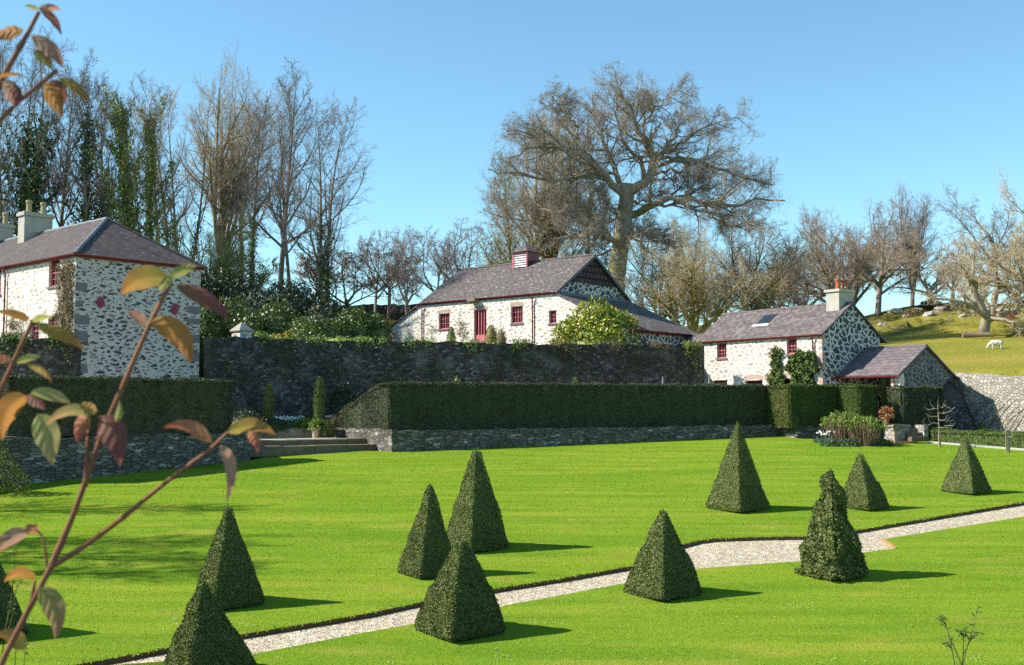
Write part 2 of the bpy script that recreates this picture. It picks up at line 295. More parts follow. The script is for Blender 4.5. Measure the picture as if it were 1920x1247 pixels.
def dog_leaf(name, a, b, under):
    m = NB(name, 0.6, 0.15); uv = m.coord("UV"); sp = m.n("ShaderNodeSeparateXYZ", i_0=uv)
    f = m.math('ADD', sp.outputs[0], m.math('MULTIPLY', m.math('SUBTRACT', m.noise(m.mapping(uv, (3, 4, 1)), 1.4, 4), .5), 0.9))
    c = m.mix(m.rng(f, 0.15, 0.8), a, b)
    vein = m.math('ABSOLUTE', m.math('SUBTRACT', sp.outputs[1], 0.5))
    c = m.mix(m.rng(vein, 0.0, 0.05, .5, 0), c, tuple(min(1, x * 1.5 + .05) for x in a))
    c = m.mix(m.rng(m.noise(m.mapping(uv, (6, 9, 1)), 2, 3), .6, .72, 0, .45), c, (0.13, 0.05, 0.03))
    bf = m.n("ShaderNodeNewGeometry").outputs["Backfacing"]
    c = m.mix(bf, c, m.mix(0.45, c, under)); m.base(c)
    side = m.math('SINE', m.math('MULTIPLY', m.math('SUBTRACT', sp.outputs[0], m.math('MULTIPLY', vein, 0.5)), 30.0))
    m.bump(m.math('ADD', side, m.noise(m.mapping(uv, (4, 5, 1)), 2, 4)), 0.35, 0.002)
    tr = m.n("ShaderNodeBsdfTranslucent"); m.put(tr.inputs[0], c); mx = m.n("ShaderNodeMixShader"); mx.inputs[0].default_value = 0.5
    m.t.links.new(m.b.outputs[0], mx.inputs[1]); m.t.links.new(tr.outputs[0], mx.inputs[2]); m.t.links.new(mx.outputs[0], m.out.inputs[0])
    return m.m
DL = {
 'olive_orange': dog_leaf("olive to orange leaf", (0.26, 0.25, 0.03), (0.38, 0.12, 0.02), (0.42, 0.28, 0.10)),
 'orange': dog_leaf("orange leaf", (0.44, 0.20, 0.03), (0.40, 0.13, 0.02), (0.48, 0.26, 0.09)),
 'green': dog_leaf("yellow green leaf", (0.26, 0.31, 0.04), (0.30, 0.28, 0.05), (0.42, 0.40, 0.16)),
 'purple': dog_leaf("purple leaf", (0.15, 0.09, 0.025), (0.10, 0.016, 0.02), (0.35, 0.15, 0.13)),
 'red': dog_leaf("red leaf", (0.40, 0.22, 0.05), (0.42, 0.055, 0.03), (0.50, 0.22, 0.16)),
 'pink': dog_leaf("pink brown leaf", (0.42, 0.27, 0.13), (0.33, 0.075, 0.045), (0.58, 0.36, 0.26)),
 'mottled': dog_leaf("mottled green leaf", (0.28, 0.33, 0.07), (0.32, 0.20, 0.07), (0.50, 0.46, 0.20)),
 'green_red': dog_leaf("green leaf with a red tip", (0.24, 0.26, 0.04), (0.34, 0.09, 0.05), (0.46, 0.40, 0.18)),
}

# ------------------------------------------------------------------ mesh helpers
def tag(o, label=None, cat=None, group=None, kind=None):
    if label: o["label"] = label
    if cat: o["category"] = cat
    if group: o["group"] = group
    if kind: o["kind"] = kind
    return o
def empty(name, loc, rz=0.0, label=None, cat=None, group=None, scale=(1, 1, 1)):
    o = bpy.data.objects.new(name, None); COL.objects.link(o); o.location = loc; o.rotation_euler = (0, 0, rz); o.scale = scale
    o.empty_display_size = 0.3
    return tag(o, label, cat, group)
def link(name, me, mat, parent=None):
    o = bpy.data.objects.new(name, me); COL.objects.link(o)
    if mat is not None and not me.materials: me.materials.append(mat)
    if parent is not None: o.parent = parent
    return o
def auto_uv(pts):
    p0, p1, p2 = pts[0], pts[1], pts[2]
    n = (p1 - p0).cross(p2 - p0)
    if len(pts) > 3 and n.length < 1e-9: n = (p2 - p0).cross(pts[3] - p0)
    if n.length < 1e-12: return [(0, 0)] * len(pts)
    n.normalize()
    u = Vector((0, 0, 1)).cross(n)
    u = Vector((1, 0, 0)) if u.length < 1e-3 else u.normalized()
    v = n.cross(u)
    return [(p.dot(u), p.dot(v)) for p in pts]
class MB:
    def __init__(s): s.v = []; s.f = []; s.uv = []
    def face(s, pts, uv=None):
        pts = [Vector(p) for p in pts]; i = len(s.v); s.v += pts; s.f.append(tuple(range(i, i + len(pts)))); s.uv += (uv or auto_uv(pts))
    def box(s, lo, hi):
        x0, y0, z0 = lo; x1, y1, z1 = hi
        c = [(x0, y0, z0), (x1, y0, z0), (x1, y1, z0), (x0, y1, z0), (x0, y0, z1), (x1, y0, z1), (x1, y1, z1), (x0, y1, z1)]
        for q in ((0, 3, 2, 1), (4, 5, 6, 7), (0, 1, 5, 4), (1, 2, 6, 5), (2, 3, 7, 6), (3, 0, 4, 7)): s.face([c[k] for k in q])
    def slab(s, pts, t):     # a planar polygon given thickness t below its face
        pts = [Vector(p) for p in pts]; n = sum(((pts[i] - pts[0]).cross(pts[i + 1] - pts[0]) for i in range(1, len(pts) - 1)), Vector()).normalized(); lo = [p - n * t for p in pts]
        s.face(pts); s.face(lo[::-1])
        for i in range(len(pts)):
            j = (i + 1) % len(pts); s.face([pts[i], lo[i], lo[j], pts[j]])
    def tube(s, pts, r, k=8, cap=True):
        pts = [Vector(p) for p in pts]; rs = r if isinstance(r, (list, tuple)) else [r] * len(pts); rings = []
        for i, p in enumerate(pts):
            t = (pts[min(i + 1, len(pts) - 1)] - pts[max(i - 1, 0)]).normalized()
            a = t.cross(Vector((0, 0, 1)));  a = t.cross(Vector((1, 0, 0))) if a.length < 0.05 else a
            a.normalize(); b = t.cross(a)
            rings.append([p + (a * math.cos(2 * math.pi * j / k) + b * math.sin(2 * math.pi * j / k)) * rs[i] for j in range(k)])
        for i in range(len(pts) - 1):
            for j in range(k): s.face([rings[i][j], rings[i][(j + 1) % k], rings[i + 1][(j + 1) % k], rings[i + 1][j]])
        if cap: s.face(rings[0][::-1]); s.face(rings[-1])
    def lathe(s, prof, c=(0, 0, 0), k=16):
        for i in range(len(prof) - 1):
            (r0, z0), (r1, z1) = prof[i], prof[i + 1]
            for j in range(k):
                a, b = 2 * math.pi * j / k, 2 * math.pi * (j + 1) / k
                q = [(c[0] + r * math.cos(t), c[1] + r * math.sin(t), c[2] + z) for r, z, t in ((r0, z0, a), (r0, z0, b), (r1, z1, b), (r1, z1, a))]
                if r0 < 1e-6: q = [q[0], q[2], q[3]]
                elif r1 < 1e-6: q = q[:3]
                s.face(q)
    def build(s, name, mat, parent=None, smooth=False, weld=False):
        me = bpy.data.meshes.new(name); me.from_pydata([tuple(v) for v in s.v], [], s.f)
        ul = me.uv_layers.new(name="UVMap"); ul.data.foreach_set("uv", np.array(s.uv, dtype=np.float32).ravel())
        if weld:
            bm = bmesh.new(); bm.from_mesh(me); bmesh.ops.remove_doubles(bm, verts=bm.verts, dist=0.0008); bm.to_mesh(me); bm.free()
        if smooth: me.polygons.foreach_set("use_smooth", [True] * len(me.polygons))
        me.update(); return link(name, me, mat, parent)

def np_mesh(name, V, F, smooth=False):
    """mesh from arrays; F is (n,3) or (n,4)"""
    V = np.asarray(V, dtype=np.float32); F = np.asarray(F, dtype=np.int32); k = F.shape[1]
    me = bpy.data.meshes.new(name); me.vertices.add(len(V)); me.vertices.foreach_set("co", V.ravel())
    me.loops.add(F.size); me.loops.foreach_set("vertex_index", F.ravel())
    me.polygons.add(len(F)); me.polygons.foreach_set("loop_start", np.arange(0, F.size, k, dtype=np.int32))
    me.polygons.foreach_set("use_smooth", np.full(len(F), smooth)); me.update(calc_edges=True); return me
def unit(a): return a / np.maximum(np.linalg.norm(a, axis=-1, keepdims=True), 1e-9)
def cards(C, D, N, length, width, rng):
    """leaf shaped rhombs: base C, pointing along D, flat across N; returns V,F"""
    n = len(C); D = unit(D); Sd = unit(np.cross(D, N)); L = (length if np.ndim(length) else np.full(n, length))[:, None]; Wd = (width if np.ndim(width) else np.full(n, width))[:, None]
    V = np.stack([C, C + D * L * .5 + Sd * Wd * .5, C + D * L, C + D * L * .5 - Sd * Wd * .5], axis=1).reshape(-1, 3)
    return V, np.arange(4 * n).reshape(-1, 4)
def merge(parts):
    Vs, Fs, o = [], [], 0
    for V, F in parts: Vs.append(V); Fs.append(F + o); o += len(V)
    return np.concatenate(Vs), np.concatenate(Fs)
def rand_unit(n, rng): return unit(rng.normal(size=(n, 3)))
def fuzz(C, N, rng, length, width, spread=0.9):
    """short sprays growing out of a clipped surface"""
    n = len(C); D = unit(N * .55 + rand_unit(n, rng) * spread); L = length * rng.uniform(.6, 1.25, n); Wd = width * rng.uniform(.8, 1.5, n)
    return cards(C - D * (L * .35)[:, None], D, unit(N + rand_unit(n, rng) * .75), L, Wd, rng)
def tubes(Pn, R, k):
    """(N,m,3) polylines with radii (N,m) -> V,F"""
    N, m, _ = Pn.shape
    T = np.empty_like(Pn); T[:, 1:-1] = Pn[:, 2:] - Pn[:, :-2]; T[:, 0] = Pn[:, 1] - Pn[:, 0]; T[:, -1] = Pn[:, -1] - Pn[:, -2]; T = unit(T)
    ref = np.where(np.abs(T[:, :1, 2:3]) > .9, np.array([1., 0, 0]), np.array([0, 0, 1.])); ref = np.broadcast_to(ref, T.shape)
    A = unit(np.cross(T, ref)); B = np.cross(T, A)
    a = np.arange(k) * 2 * np.pi / k
    V = Pn[:, :, None] + R[:, :, None, None] * (np.cos(a)[None, None, :, None] * A[:, :, None] + np.sin(a)[None, None, :, None] * B[:, :, None])
    idx = np.arange(N * m * k).reshape(N, m, k); n2 = np.roll(idx, -1, axis=2)
    F = np.stack([idx[:, :-1], n2[:, :-1], n2[:, 1:], idx[:, 1:]], axis=-1).reshape(-1, 4)
    return V.reshape(-1, 3), F

# ------------------------------------------------------------------ lie of the land
_bp = [(-400, 40), (-70, 46), (-30, 49.3), (-19.8, 50.6), (-15.3, 55.3), (10.7, 62.4), (13.2, 66.0), (18.6, 62.2), (22.6, 59.0), (25.6, 55.4), (40, 44), (400, -150)]
BP = np.array(_bp, dtype=float)
def behind(X, Y):
    """signed distance behind the line of garden walls"""
    best = np.full(X.shape, 1e9); sign = np.ones(X.shape)
    for a, b in zip(BP[:-1], BP[1:]):
        d = b - a; L = np.hypot(*d); u = d / L; rx, ry = X - a[0], Y - a[1]
        t = np.clip(rx * u[0] + ry * u[1], 0, L); dx, dy = rx - t * u[0], ry - t * u[1]; dist = np.hypot(dx, dy)
        side = u[0] * ry - u[1] * rx; upd = dist < best; best = np.where(upd, dist, best); sign = np.where(upd, np.where(side >= 0, 1, -1), sign)
    return best * sign
def smooth(x, a, b):
    t = np.clip((x - a) / (b - a), 0, 1); return t * t * (3 - 2 * t)
def land(X, Y):
    X = np.asarray(X, float); Y = np.asarray(Y, float); d = behind(X, Y); q = X / np.maximum(np.abs(Y), 20.0)
    hl = 2.7 + .165 * np.maximum(0, d - 1.5); hm = 3.1 + .17 * np.maximum(0, d - 17); hr = 1.75 + .118 * np.maximum(d, 0)
    hr = hr + 2.6 * np.exp(-((X - 38.5) / 9) ** 2 - ((Y - 104) / 9) ** 2) + 1.0 * np.exp(-((X - 47) / 6) ** 2 - ((Y - 97) / 6) ** 2)
    wl = 1 - smooth(q, -.19, -.10); wr = smooth(q, .155, .24); h = hl * wl + hr * wr + hm * np.clip(1 - wl - wr, 0, 1)
    cap = 9.6 + 1.2 * wr; h = np.where(h > cap - 2, cap - 2 + 2 * np.tanh((h - cap + 2) / 2) * 1.0, h)
    h = h + .25 * np.sin(X * .21 + 1.3) * np.sin(Y * .17) * smooth(d, 8, 25)
    h = h - .03 * np.maximum(0, np.hypot(X, Y) - 150)
    h = np.maximum(h, -14)
    low = LA + LB * np.clip(Y, -30, 60) - 1.3
    k = smooth(d, .1, 1.6); return low * (1 - k) + h * k
def lz(x, y): return float(land(np.array([x]), np.array([y]))[0])
def on_land(px, py, y0=62.0):
    d = ray(px, py); y = y0
    while y < 400:
        p = d * (y / d.y)
        if p.z <= lz(p.x, p.y): return p
        y += .4
    return d * (110 / d.y)
def ground():
    xs = np.concatenate([-np.geomspace(1500, 62, 14), np.arange(-60, 62, 1.25), np.geomspace(63, 1500, 14)])
    ys = np.concatenate([-np.geomspace(900, 12, 8), np.arange(-8, 150, 1.25), np.geomspace(152, 2500, 16)])
    X, Y = np.meshgrid(xs, ys); Z = land(X, Y); V = np.stack([X, Y, Z], -1).reshape(-1, 3); nx = len(xs)
    i = (np.arange(len(ys) - 1)[:, None] * nx + np.arange(nx - 1)[None]).ravel(); F = np.stack([i, i + 1, i + 1 + nx, i + nx], -1)
    o = link("ground", np_mesh("ground", V, F, True), M['hill']); tag(o, "pasture hillside and woodland ground behind the garden walls", None, None, "structure")
ground()
# ------------------------------------------------------------------ lawns, path, terrace
def xy(v): return (v[0], v[1])
UP_E = [(150, 1245), (340, 1211), (450, 1190), (680, 1152), (800, 1127), (924, 1104.5), (1060, 1083), (1193, 1060), (1279, 1021.5), (1312, 1013), (1342, 1009.6), (1430, 1007), (1516, 1005.7), (1607, 994), (1760, 968), (1920, 941.5)]
LO_E = [(466, 1228), (680, 1186.5), (781, 1168.5), (938, 1137), (1176, 1092.7), (1308, 1066), (1400, 1059), (1500, 1052), (1627, 1035), (1678, 1028.3), (1655, 1011), (1920, 968.5)]
def ext(a, b, t): return a + (a - b).normalized() * t
up = [PL(*p) for p in UP_E]; up = [ext(up[0], up[2], 30)] + up + [ext(up[-1], up[-3], 30)]
lo = [PL(*p) for p in LO_E]; lo = [ext(lo[0], lo[3], 34)] + lo + [ext(lo[-1], lo[-2], 30)]
def on_plane(x, y, dz=0.0): return Vector((x, y, lawn_z(y) + dz))
# line of the low terrace wall (front faces), from pixel columns
A_ = P(-190, 935, 34.6); A0 = P(0, 912, 37.2); B0 = P(470, 862, 44.4); C0 = P(735, 845, 47.4); E0 = P(1464, 822, 54.3)
dirR = (Vector(xy(E0)) - Vector(xy(C0))).normalized(); nR = Vector((dirR.y, -dirR.x))      # along the right wall; towards the lawn
dirL = (Vector(xy(B0)) - Vector(xy(A0))).normalized(); nL = Vector((dirL.y, -dirL.x))
rd = Vector((P(612, 790, 52.6).x - C0.x, 52.6 - C0.y)).normalized(); rn = Vector((-rd.y, rd.x))   # the return beside the steps runs back and to the left
E2 = Vector(along_to_px(xy(E0), nR, 1492)); E3 = Vector(along_to_px(E2, dirR, 1640))
back_edge = [on_plane(-60, 22), on_plane(A_.x - .5, A_.y + .5), on_plane(A0.x, A0.y + .4), on_plane(B0.x + .1, B0.y + .4), on_plane(B0.x + .3, B0.y + 1.0), on_plane(C0.x - 1.2, C0.y + .4), on_plane(C0.x, C0.y + .3), on_plane(E0.x, E0.y + .3), on_plane(17.5, 54.2), on_plane(24, 52.2), on_plane(34, 49), on_plane(62, 42)]
def sheet_from_outline(name, pts, mat, cell=0.9, skirt=None):
    """flat turf sheet: triangulated outline"""
    bm = bmesh.new(); vs = [bm.verts.new(p) for p in pts]; f = bm.faces.new(vs); bm.normal_update()
    if f.normal.z < 0: f.normal_flip()
    bmesh.ops.triangulate(bm, faces=bm.faces[:]); me = bpy.data.meshes.new(name); bm.to_mesh(me); bm.free()
    return link(name, me, mat)
tag(sheet_from_outline("upper_lawn", up + back_edge[::-1], M['lawn']), "mown lawn sloping up from the gravel path to the terrace wall", None, None, "structure")
near_edge = [on_plane(62, 3), on_plane(-62, 3)]
tag(sheet_from_outline("lower_lawn", lo + near_edge, M['lawn']), "mown lawn below the gravel path", None, None, "structure")
dz = Vector((0, 0, -0.07))
tag(sheet_from_outline("gravel_path", [p + dz + Vector((0, .25, 0)) for p in up] + [p + dz + Vector((0, -.25, 0)) for p in lo][::-1], M['gravel']), "pale gravel path crossing the lawn", None, None, "structure")
def turf_edge(name, pts, lab):
    rng = np.random.default_rng(5); mb = MB(); fine = []
    for a, b in zip(pts[:-1], pts[1:]):
        n = max(1, int((b - a).length / .18)); fine += [a.lerp(b, i / n) for i in range(n)]
    fine.append(pts[-1])
    j = [Vector((rng.normal(0, .008), -abs(rng.normal(0.012, .012)), 0)) for _ in fine]
    for i in range(len(fine) - 1):
        a, b = fine[i], fine[i + 1]; low = Vector((0, 0, -.12))
        mb.face([a + low + j[i] * 2, b + low + j[i + 1] * 2, b + j[i + 1] + Vector((0, 0, .004)), a + j[i] + Vector((0, 0, .004))])
    o = mb.build(name, M['edge']); tag(o, lab, None, None, "structure")
turf_edge("lawn_edge", up, "cut soil edge of the upper lawn above the gravel")
bd = MB()
pa, pb = PL(1655, 1011), PL(1679, 1028.3); bd.slab([pa + Vector((-.02, 0, .02)), pb + Vector((-.02, -.02, .02)), pb + Vector((.05, 0, .02)), pa + Vector((.05, 0, .02))], .14)
tag(bd.build("edging_board", M['board']), "short orange timber edging board at the corner of the gravel path", "edging board")

# near terrace under the camera with its wall
nt_ = MB(); nt_.box((-40, -25, -4.0), (40, 6.85, -1.75)); tag(nt_.build("near_terrace", M['soil']), "upper terrace ground from which the garden is seen", None, None, "structure")
TZ = -0.97
n3 = 6.2
Bi = B0 + Vector((-dirL.x * .1, -dirL.y * .1, 0))
gb = [(-60, 49.5), (-30, 49.5), (-19.6, 50.2), (-15.3, 55.2), (10.6, 62.3), (14, 66.5), (19, 62.5), (22.5, 59.5), (23.2, 58.6)]
tf = [(-60, 24), (A_.x, A_.y + .3), (A0.x, A0.y + .3), (B0.x, B0.y + .3), (B0.x + nR.x * -n3, B0.y - nR.y * n3), (C0.x + rd.x * n3, C0.y + rd.y * n3), (C0.x + .1, C0.y + .3), (E0.x, E0.y + .2), (E2.x, E2.y + .2), (E3.x, E3.y + .2), (20.6, 52.9), (23.2, 57.8)]
tz = [Vector((x, y, TZ + .10 * smooth(x, -5, 14))) for x, y in tf] + [Vector((x, y, TZ + .10 * smooth(x, -5, 14))) for x, y in gb[::-1]]
tag(sheet_from_outline("terrace", tz, M['gravel']), "gravel terrace between the low wall and the tall garden wall", None, None, "structure")
lg_ = MB(); lg_.face([(B0.x - nR.x * 2.75 - .3, B0.y - nR.y * 2.75, -1.362), (C0.x + rd.x * 2.95 + .2, C0.y + rd.y * 2.95, -1.362), (C0.x + rd.x * 6.4, C0.y + rd.y * 6.4, -1.362), (B0.x - nR.x * 6.4 - .3, B0.y - nR.y * 6.4, -1.362)]); lg_.face([(B0.x - nR.x * 6.2 - .2, B0.y - nR.y * 6.2, -1.4), (C0.x + rd.x * 6.2, C0.y + rd.y * 6.2, -1.4), (C0.x + rd.x * 6.2, C0.y + rd.y * 6.2, TZ), (B0.x - nR.x * 6.2 - .2, B0.y - nR.y * 6.2, TZ)]); tag(lg_.build("landing", M['gravel']), "gravel landing at the head of the broad steps", None, None, "structure")
kb = MB(); kb.face([(20.6, 52.6, -1.38), (40, 46, -1.75), (40, 50, -1.35), (23.4, 58.2, -1.10)]); tag(kb.build("kitchen_bed", M['soil']), "bare soil bed below the pale terrace wall", None, None, "structure")

# ------------------------------------------------------------------ masonry strips
def strip(name, pts, thick, mat, label, cat, jit=.03, seg=.45, cap_over=0.0, group=None):
    """wall along [(x,y,zbottom,ztop)], body lies on the left-hand (far) side; the top is a little uneven"""
    rng = np.random.default_rng(len(name) + int(abs(pts[0][0]) * 10)); fine = []
    for a, b in zip(pts[:-1], pts[1:]):
        a, b = np.array(a), np.array(b); n = max(1, int(np.hypot(*(b - a)[:2]) / seg)); fine += [a + (b - a) * i / n for i in range(n)]
    fine.append(np.array(pts[-1])); fine = np.array(fine)
    fine[:, 3] += rng.normal(0, jit, len(fine))
    d = np.gradient(fine[:, :2], axis=0); d /= np.linalg.norm(d, axis=1)[:, None]; nb = np.stack([-d[:, 1], d[:, 0]], 1)
    fx = fine[:, :2] + rng.normal(0, jit * .5, (len(fine), 1)) * nb; bk = fine[:, :2] + nb * thick
    mb = MB(); s = 0.0
    for i in range(len(fine) - 1):
        (x0, y0), (x1, y1) = fx[i], fx[i + 1]; (u0, v0), (u1, v1) = bk[i], bk[i + 1]; zb0, zt0, zb1, zt1 = fine[i, 2], fine[i, 3], fine[i + 1, 2], fine[i + 1, 3]
        L = math.hypot(x1 - x0, y1 - y0)
        mb.face([(x0, y0, zb0), (x1, y1, zb1), (x1, y1, zt1), (x0, y0, zt0)], [(s, zb0), (s + L, zb1), (s + L, zt1), (s, zt0)])
        mb.face([(x0, y0, zt0), (x1, y1, zt1), (u1, v1, zt1), (u0, v0, zt0)], [(s, zt0), (s + L, zt1), (s + L, zt1 + thick), (s, zt0 + thick)])
        mb.face([(u1, v1, zb1), (u0, v0, zb0), (u0, v0, zt0), (u1, v1, zt1)], [(s + L, zb1), (s, zb0), (s, zt0), (s + L, zt1)]); s += L
    for i, rev in ((0, False), (-1, True)):
        x, y = fx[i]; u, v = bk[i]; zb, zt = fine[i, 2], fine[i, 3]; q = [(u, v, zb), (x, y, zb), (x, y, zt), (u, v, zt)]; uv = [(s + 3 + thick, zb), (s + 3, zb), (s + 3, zt), (s + 3 + thick, zt)]
        mb.face(q[::-1] if rev else q, uv[::-1] if rev else uv)
    o = mb.build(name, mat); return tag(o, label, cat, group)
def wp(v, zt, drop=.5): return (v[0], v[1], lawn_z(v[1]) - drop, zt)
strip("retaining_wall", [wp(A_, -1.0), wp(A0, -.98), wp(B0, -1.0)], .5, M['dry'], "dry stone retaining wall in shade under the clipped hedge left of the steps", "wall")
strip("retaining_wall", [wp(B0, -1.0), (B0.x - nR.x * 6.3, B0.y - nR.y * 6.3, -2.4, -1.0)], .5, M['dry'], "shaded stone side wall at the left end of the broad steps", "wall")
ret_back = (C0.x + rd.x * 6.2, C0.y + rd.y * 6.2)
strip("retaining_wall", [(ret_back[0], ret_back[1], -1.6, -.93), wp(C0, -.95), wp(E0, -.83)], .5, M['dry'], "long low dry stone wall with a sunlit return beside the steps", "wall")
strip("retaining_wall", [wp(E0, -.83), (E2.x, E2.y, lawn_z(E2.y) - .5, -.86), (E3.x, E3.y, lawn_z(E3.y) - .5, -.9)], .5, M['dry'], "short stepped stone wall behind the daffodils and dry stalks", "wall")
# the tall wall of the garden
strip("garden_wall", [(-15.25, 54.98, -1.3, 3.47), (-4, 58.1, -1.3, 3.44), (10.75, 62.2, -1.3, 3.47)], .55, M['garden_wall'], "tall dark garden wall stretching from the tower house to the cottage", "wall", .05, .5)
strip("garden_wall", [(-42, 48.6, -1.3, 3.1), (-19.45, 49.7, -1.3, 3.05)], .5, M['garden_wall'], "tall dark garden wall left of the shaded house end", "wall", .05, .5)
t1 = P(1773, 697, 59.6); t2 = P(1920, 708, 55.2); td = (t2 - t1).normalized()
t3 = t2 + td * 14
strip("terrace_wall", [(t1.x - td.x * .3, t1.y - td.y * .3, -1.6, t1.z), (t2.x, t2.y, -1.7, t2.z), (t3.x, t3.y, -2, t3.z)], .6, M['field_wall'], "sunlit pale stone terrace wall below the sheep field", "wall", .045, .5)
bt = MB(); q = P(1757, 694, 57.9); q2 = P(1783, 699, 58.2); q3 = P(1826, 806, 56.6); q4 = P(1757, 806, 56.4)
for off in (0.0,):
    f0 = [q4, q3, q2, q]; bk = [p + Vector((.7, 1.2, 0)) for p in f0]
    bt.face(f0)
    for i in range(4): j = (i + 1) % 4; bt.face([f0[j], f0[i], bk[i], bk[j]])
tag(bt.build("buttress", M['garden_wall']), "sloping stone buttress, coloured dark for its shade, between the porch and the pale terrace wall", "buttress")  # shade on the face is put into the darker wall stone
fw = [on_land(690, 590, 90), on_land(770, 586, 90)]
strip("field_wall", [(fw[0].x - 6, fw[0].y, fw[0].z - 1, fw[0].z + .9), (fw[1].x + 3, fw[1].y, fw[1].z - 1, fw[1].z + .8)], .6, M['garden_wall'], "far dark field wall on the skyline left of the barn", "wall", .06)

# ------------------------------------------------------------------ clipped hedges
def sample_quads(quads, per_m2, rng):
    C, N = [], []
    for q in quads:
        q = np.array(q, float); a = np.linalg.norm(np.cross(q[1] - q[0], q[3] - q[0])); n = max(4, int(a * per_m2)); u, v = rng.random((2, n, 1))
        C.append(q[0] * (1 - u) * (1 - v) + q[1] * u * (1 - v) + q[2] * u * v + q[3] * (1 - u) * v)
        nn = np.cross(q[1] - q[0], q[3] - q[0]); N.append(np.broadcast_to(nn / np.linalg.norm(nn), (n, 3)))
    return np.concatenate(C), np.concatenate(N)
def hedge(name, quads, mat, label, per=900, L=.075, Wd=.028, spread=.8, wob=.06, cat="hedge"):
    """quads: outward-facing faces of the clipped body"""
    rng = np.random.default_rng(int(abs(quads[0][0][0]) * 100) + 3)
    C, N = sample_quads(quads, per, rng)
    w = (np.sin(C[:, :1] * 3.1 + C[:, 2:3] * 2.3) + np.sin(C[:, 1:2] * 4.7 - C[:, 2:3] * 3.9 + 1.0) + np.sin(C[:, :1] * 9 + C[:, 1:2] * 7)) * wob / 2
    V, F = fuzz(C + N * w, N, rng, L, Wd, spread)
    bv = np.array([p for q in quads for p in q], float); nn = np.concatenate([np.repeat((np.cross(np.array(q[1], float) - q[0], np.array(q[3], float) - q[0])[None]), 4, 0) for q in quads]); bv = bv - unit(nn) * .10
    V, F = merge([(V, F), (bv, np.arange(len(bv)).reshape(-1, 4))])
    return tag(link(name, np_mesh(name, V, F), mat), label, cat)
HT = 1.09
def hbox(front, back, z0, z1=None, ends=(True, True)):
    """faces of a hedge run: front and back are lists of xy points; z1 may be a list"""
    z1 = z1 if isinstance(z1, (list, tuple)) else [z1 if z1 is not None else HT] * len(front); z0 = z0 if isinstance(z0, (list, tuple)) else [z0] * len(front); q = []
    for i in range(len(front) - 1):
        a, b, c, d = front[i], front[i + 1], back[i + 1], back[i]
        q.append([(*a, z0[i]), (*b, z0[i + 1]), (*b, z1[i + 1]), (*a, z1[i])]); q.append([(*a, z1[i]), (*b, z1[i + 1]), (*c, z1[i + 1]), (*d, z1[i])]); q.append([(*c, z0[i + 1]), (*d, z0[i]), (*d, z1[i]), (*c, z1[i + 1])])
    if ends[0]: q.append([(*back[0], z0[0]), (*front[0], z0[0]), (*front[0], z1[0]), (*back[0], z1[0])])
    if ends[1]: q.append([(*front[-1], z0[-1]), (*back[-1], z0[-1]), (*back[-1], z1[-1]), (*front[-1], z1[-1])])
    return q
def off(p, n, t): return (p[0] + n[0] * t, p[1] + n[1] * t)
hA = along_to_px(off(A0, nL, -.45), dirL, 18); hB = along_to_px(off(B0, nL, -.45), dirL, 437)
hedge("clipped_hedge", hbox([hA, hB], [off(hA, nL, -1.1), off(hB, nL, -1.1)], -1.02), M['yew_hedge'], "dark clipped hedge with a square end on the wall left of the steps")
# long right hedge: sunlit end sweeping down beside the steps, then the long shaded front
hC = along_to_px(off(C0, nR, -.5), dirR, 729); hE = along_to_px(off(E0, nR, -.5), dirR, 1437)
sw = [0, .9, 1.7, 2.7, 3.9, 5.2, 6.4]; swz = [HT, HT - .02, .86, .50, .10, -.28, -.60]
endl = [off(hC, rd, t) for t in sw]
hE_ = off(hE, dirR, .16); qq = hbox([hC, hE_], [off(hC, nR, -1.1), off(hE_, nR, -1.1)], -.98, None, (False, True))
inn = [off(p, (rd.y, -rd.x), 1.2) for p in endl]
for i in range(len(sw) - 1):
    a, b, c, d = endl[i], endl[i + 1], inn[i + 1], inn[i]
    qq.append([(*b, -1.0), (*a, -1.0), (*a, swz[i]), (*b, swz[i + 1])]); qq.append([(*a, swz[i]), (*d, swz[i]), (*c, swz[i + 1]), (*b, swz[i + 1])])
    qq.append([(*d, -1.0), (*c, -1.0), (*c, swz[i + 1]), (*d, swz[i])])
hedge("clipped_hedge", qq, M['yew_hedge'], "long clipped hedge with a sunlit end sweeping down to the steps")
g0 = hE; g1 = along_to_px(g0, nR, 1479); g2 = along_to_px(g1, dirR, 1571); g3 = along_to_px(g2, nR, 1609); g4 = along_to_px(g3, dirR, 1645)
g2e = off(g2, dirR, .14); qs = [[(*g0, -.95), (*g1, -.95), (*g1, HT), (*g0, HT)], [(*g1, -.95), (*g2e, -.95), (*g2e, HT), (*g1, HT)]]
b0 = off(g0, nR, -.9); g0b = off(g0, nR, -1.1); g2b = off(g2, nR, -2.9)
qs.append([(*g0, HT), (*g1, HT), (*g2, HT), (*off(g2, nR, -1.9), HT)])
qs.append([(*off(g2, nR, -1.9), -.95), (*g0, -.95), (*g0, HT), (*off(g2, nR, -1.9), HT)])
qs.append([(*g2, -.95), (*off(g2, nR, -1.9), -.95), (*off(g2, nR, -1.9), HT), (*g2, HT)])
hedge("clipped_hedge", qs, M['yew_gold'], "stepped out bronzed hedge block at the right end of the long hedge")
qs = [[(*g2, -1.1), (*g3, -1.1), (*g3, HT - .02), (*g2, HT - .02)], [(*g3, -1.1), (*g4, -1.1), (*g4, HT - .02), (*g3, HT - .02)], [(*g4, -1.1), (*off(g4, nR, -1.3), -1.1), (*off(g4, nR, -1.3), HT - .02), (*g4, HT - .02)],
      [(*g2, HT - .02), (*g3, HT - .02), (*g4, HT - .02), (*off(g4, nR, -1.3), HT - .02)]]
hedge("clipped_hedge", qs, M['yew_gold'], "small bronzed hedge block just left of the gap with the flower pot")
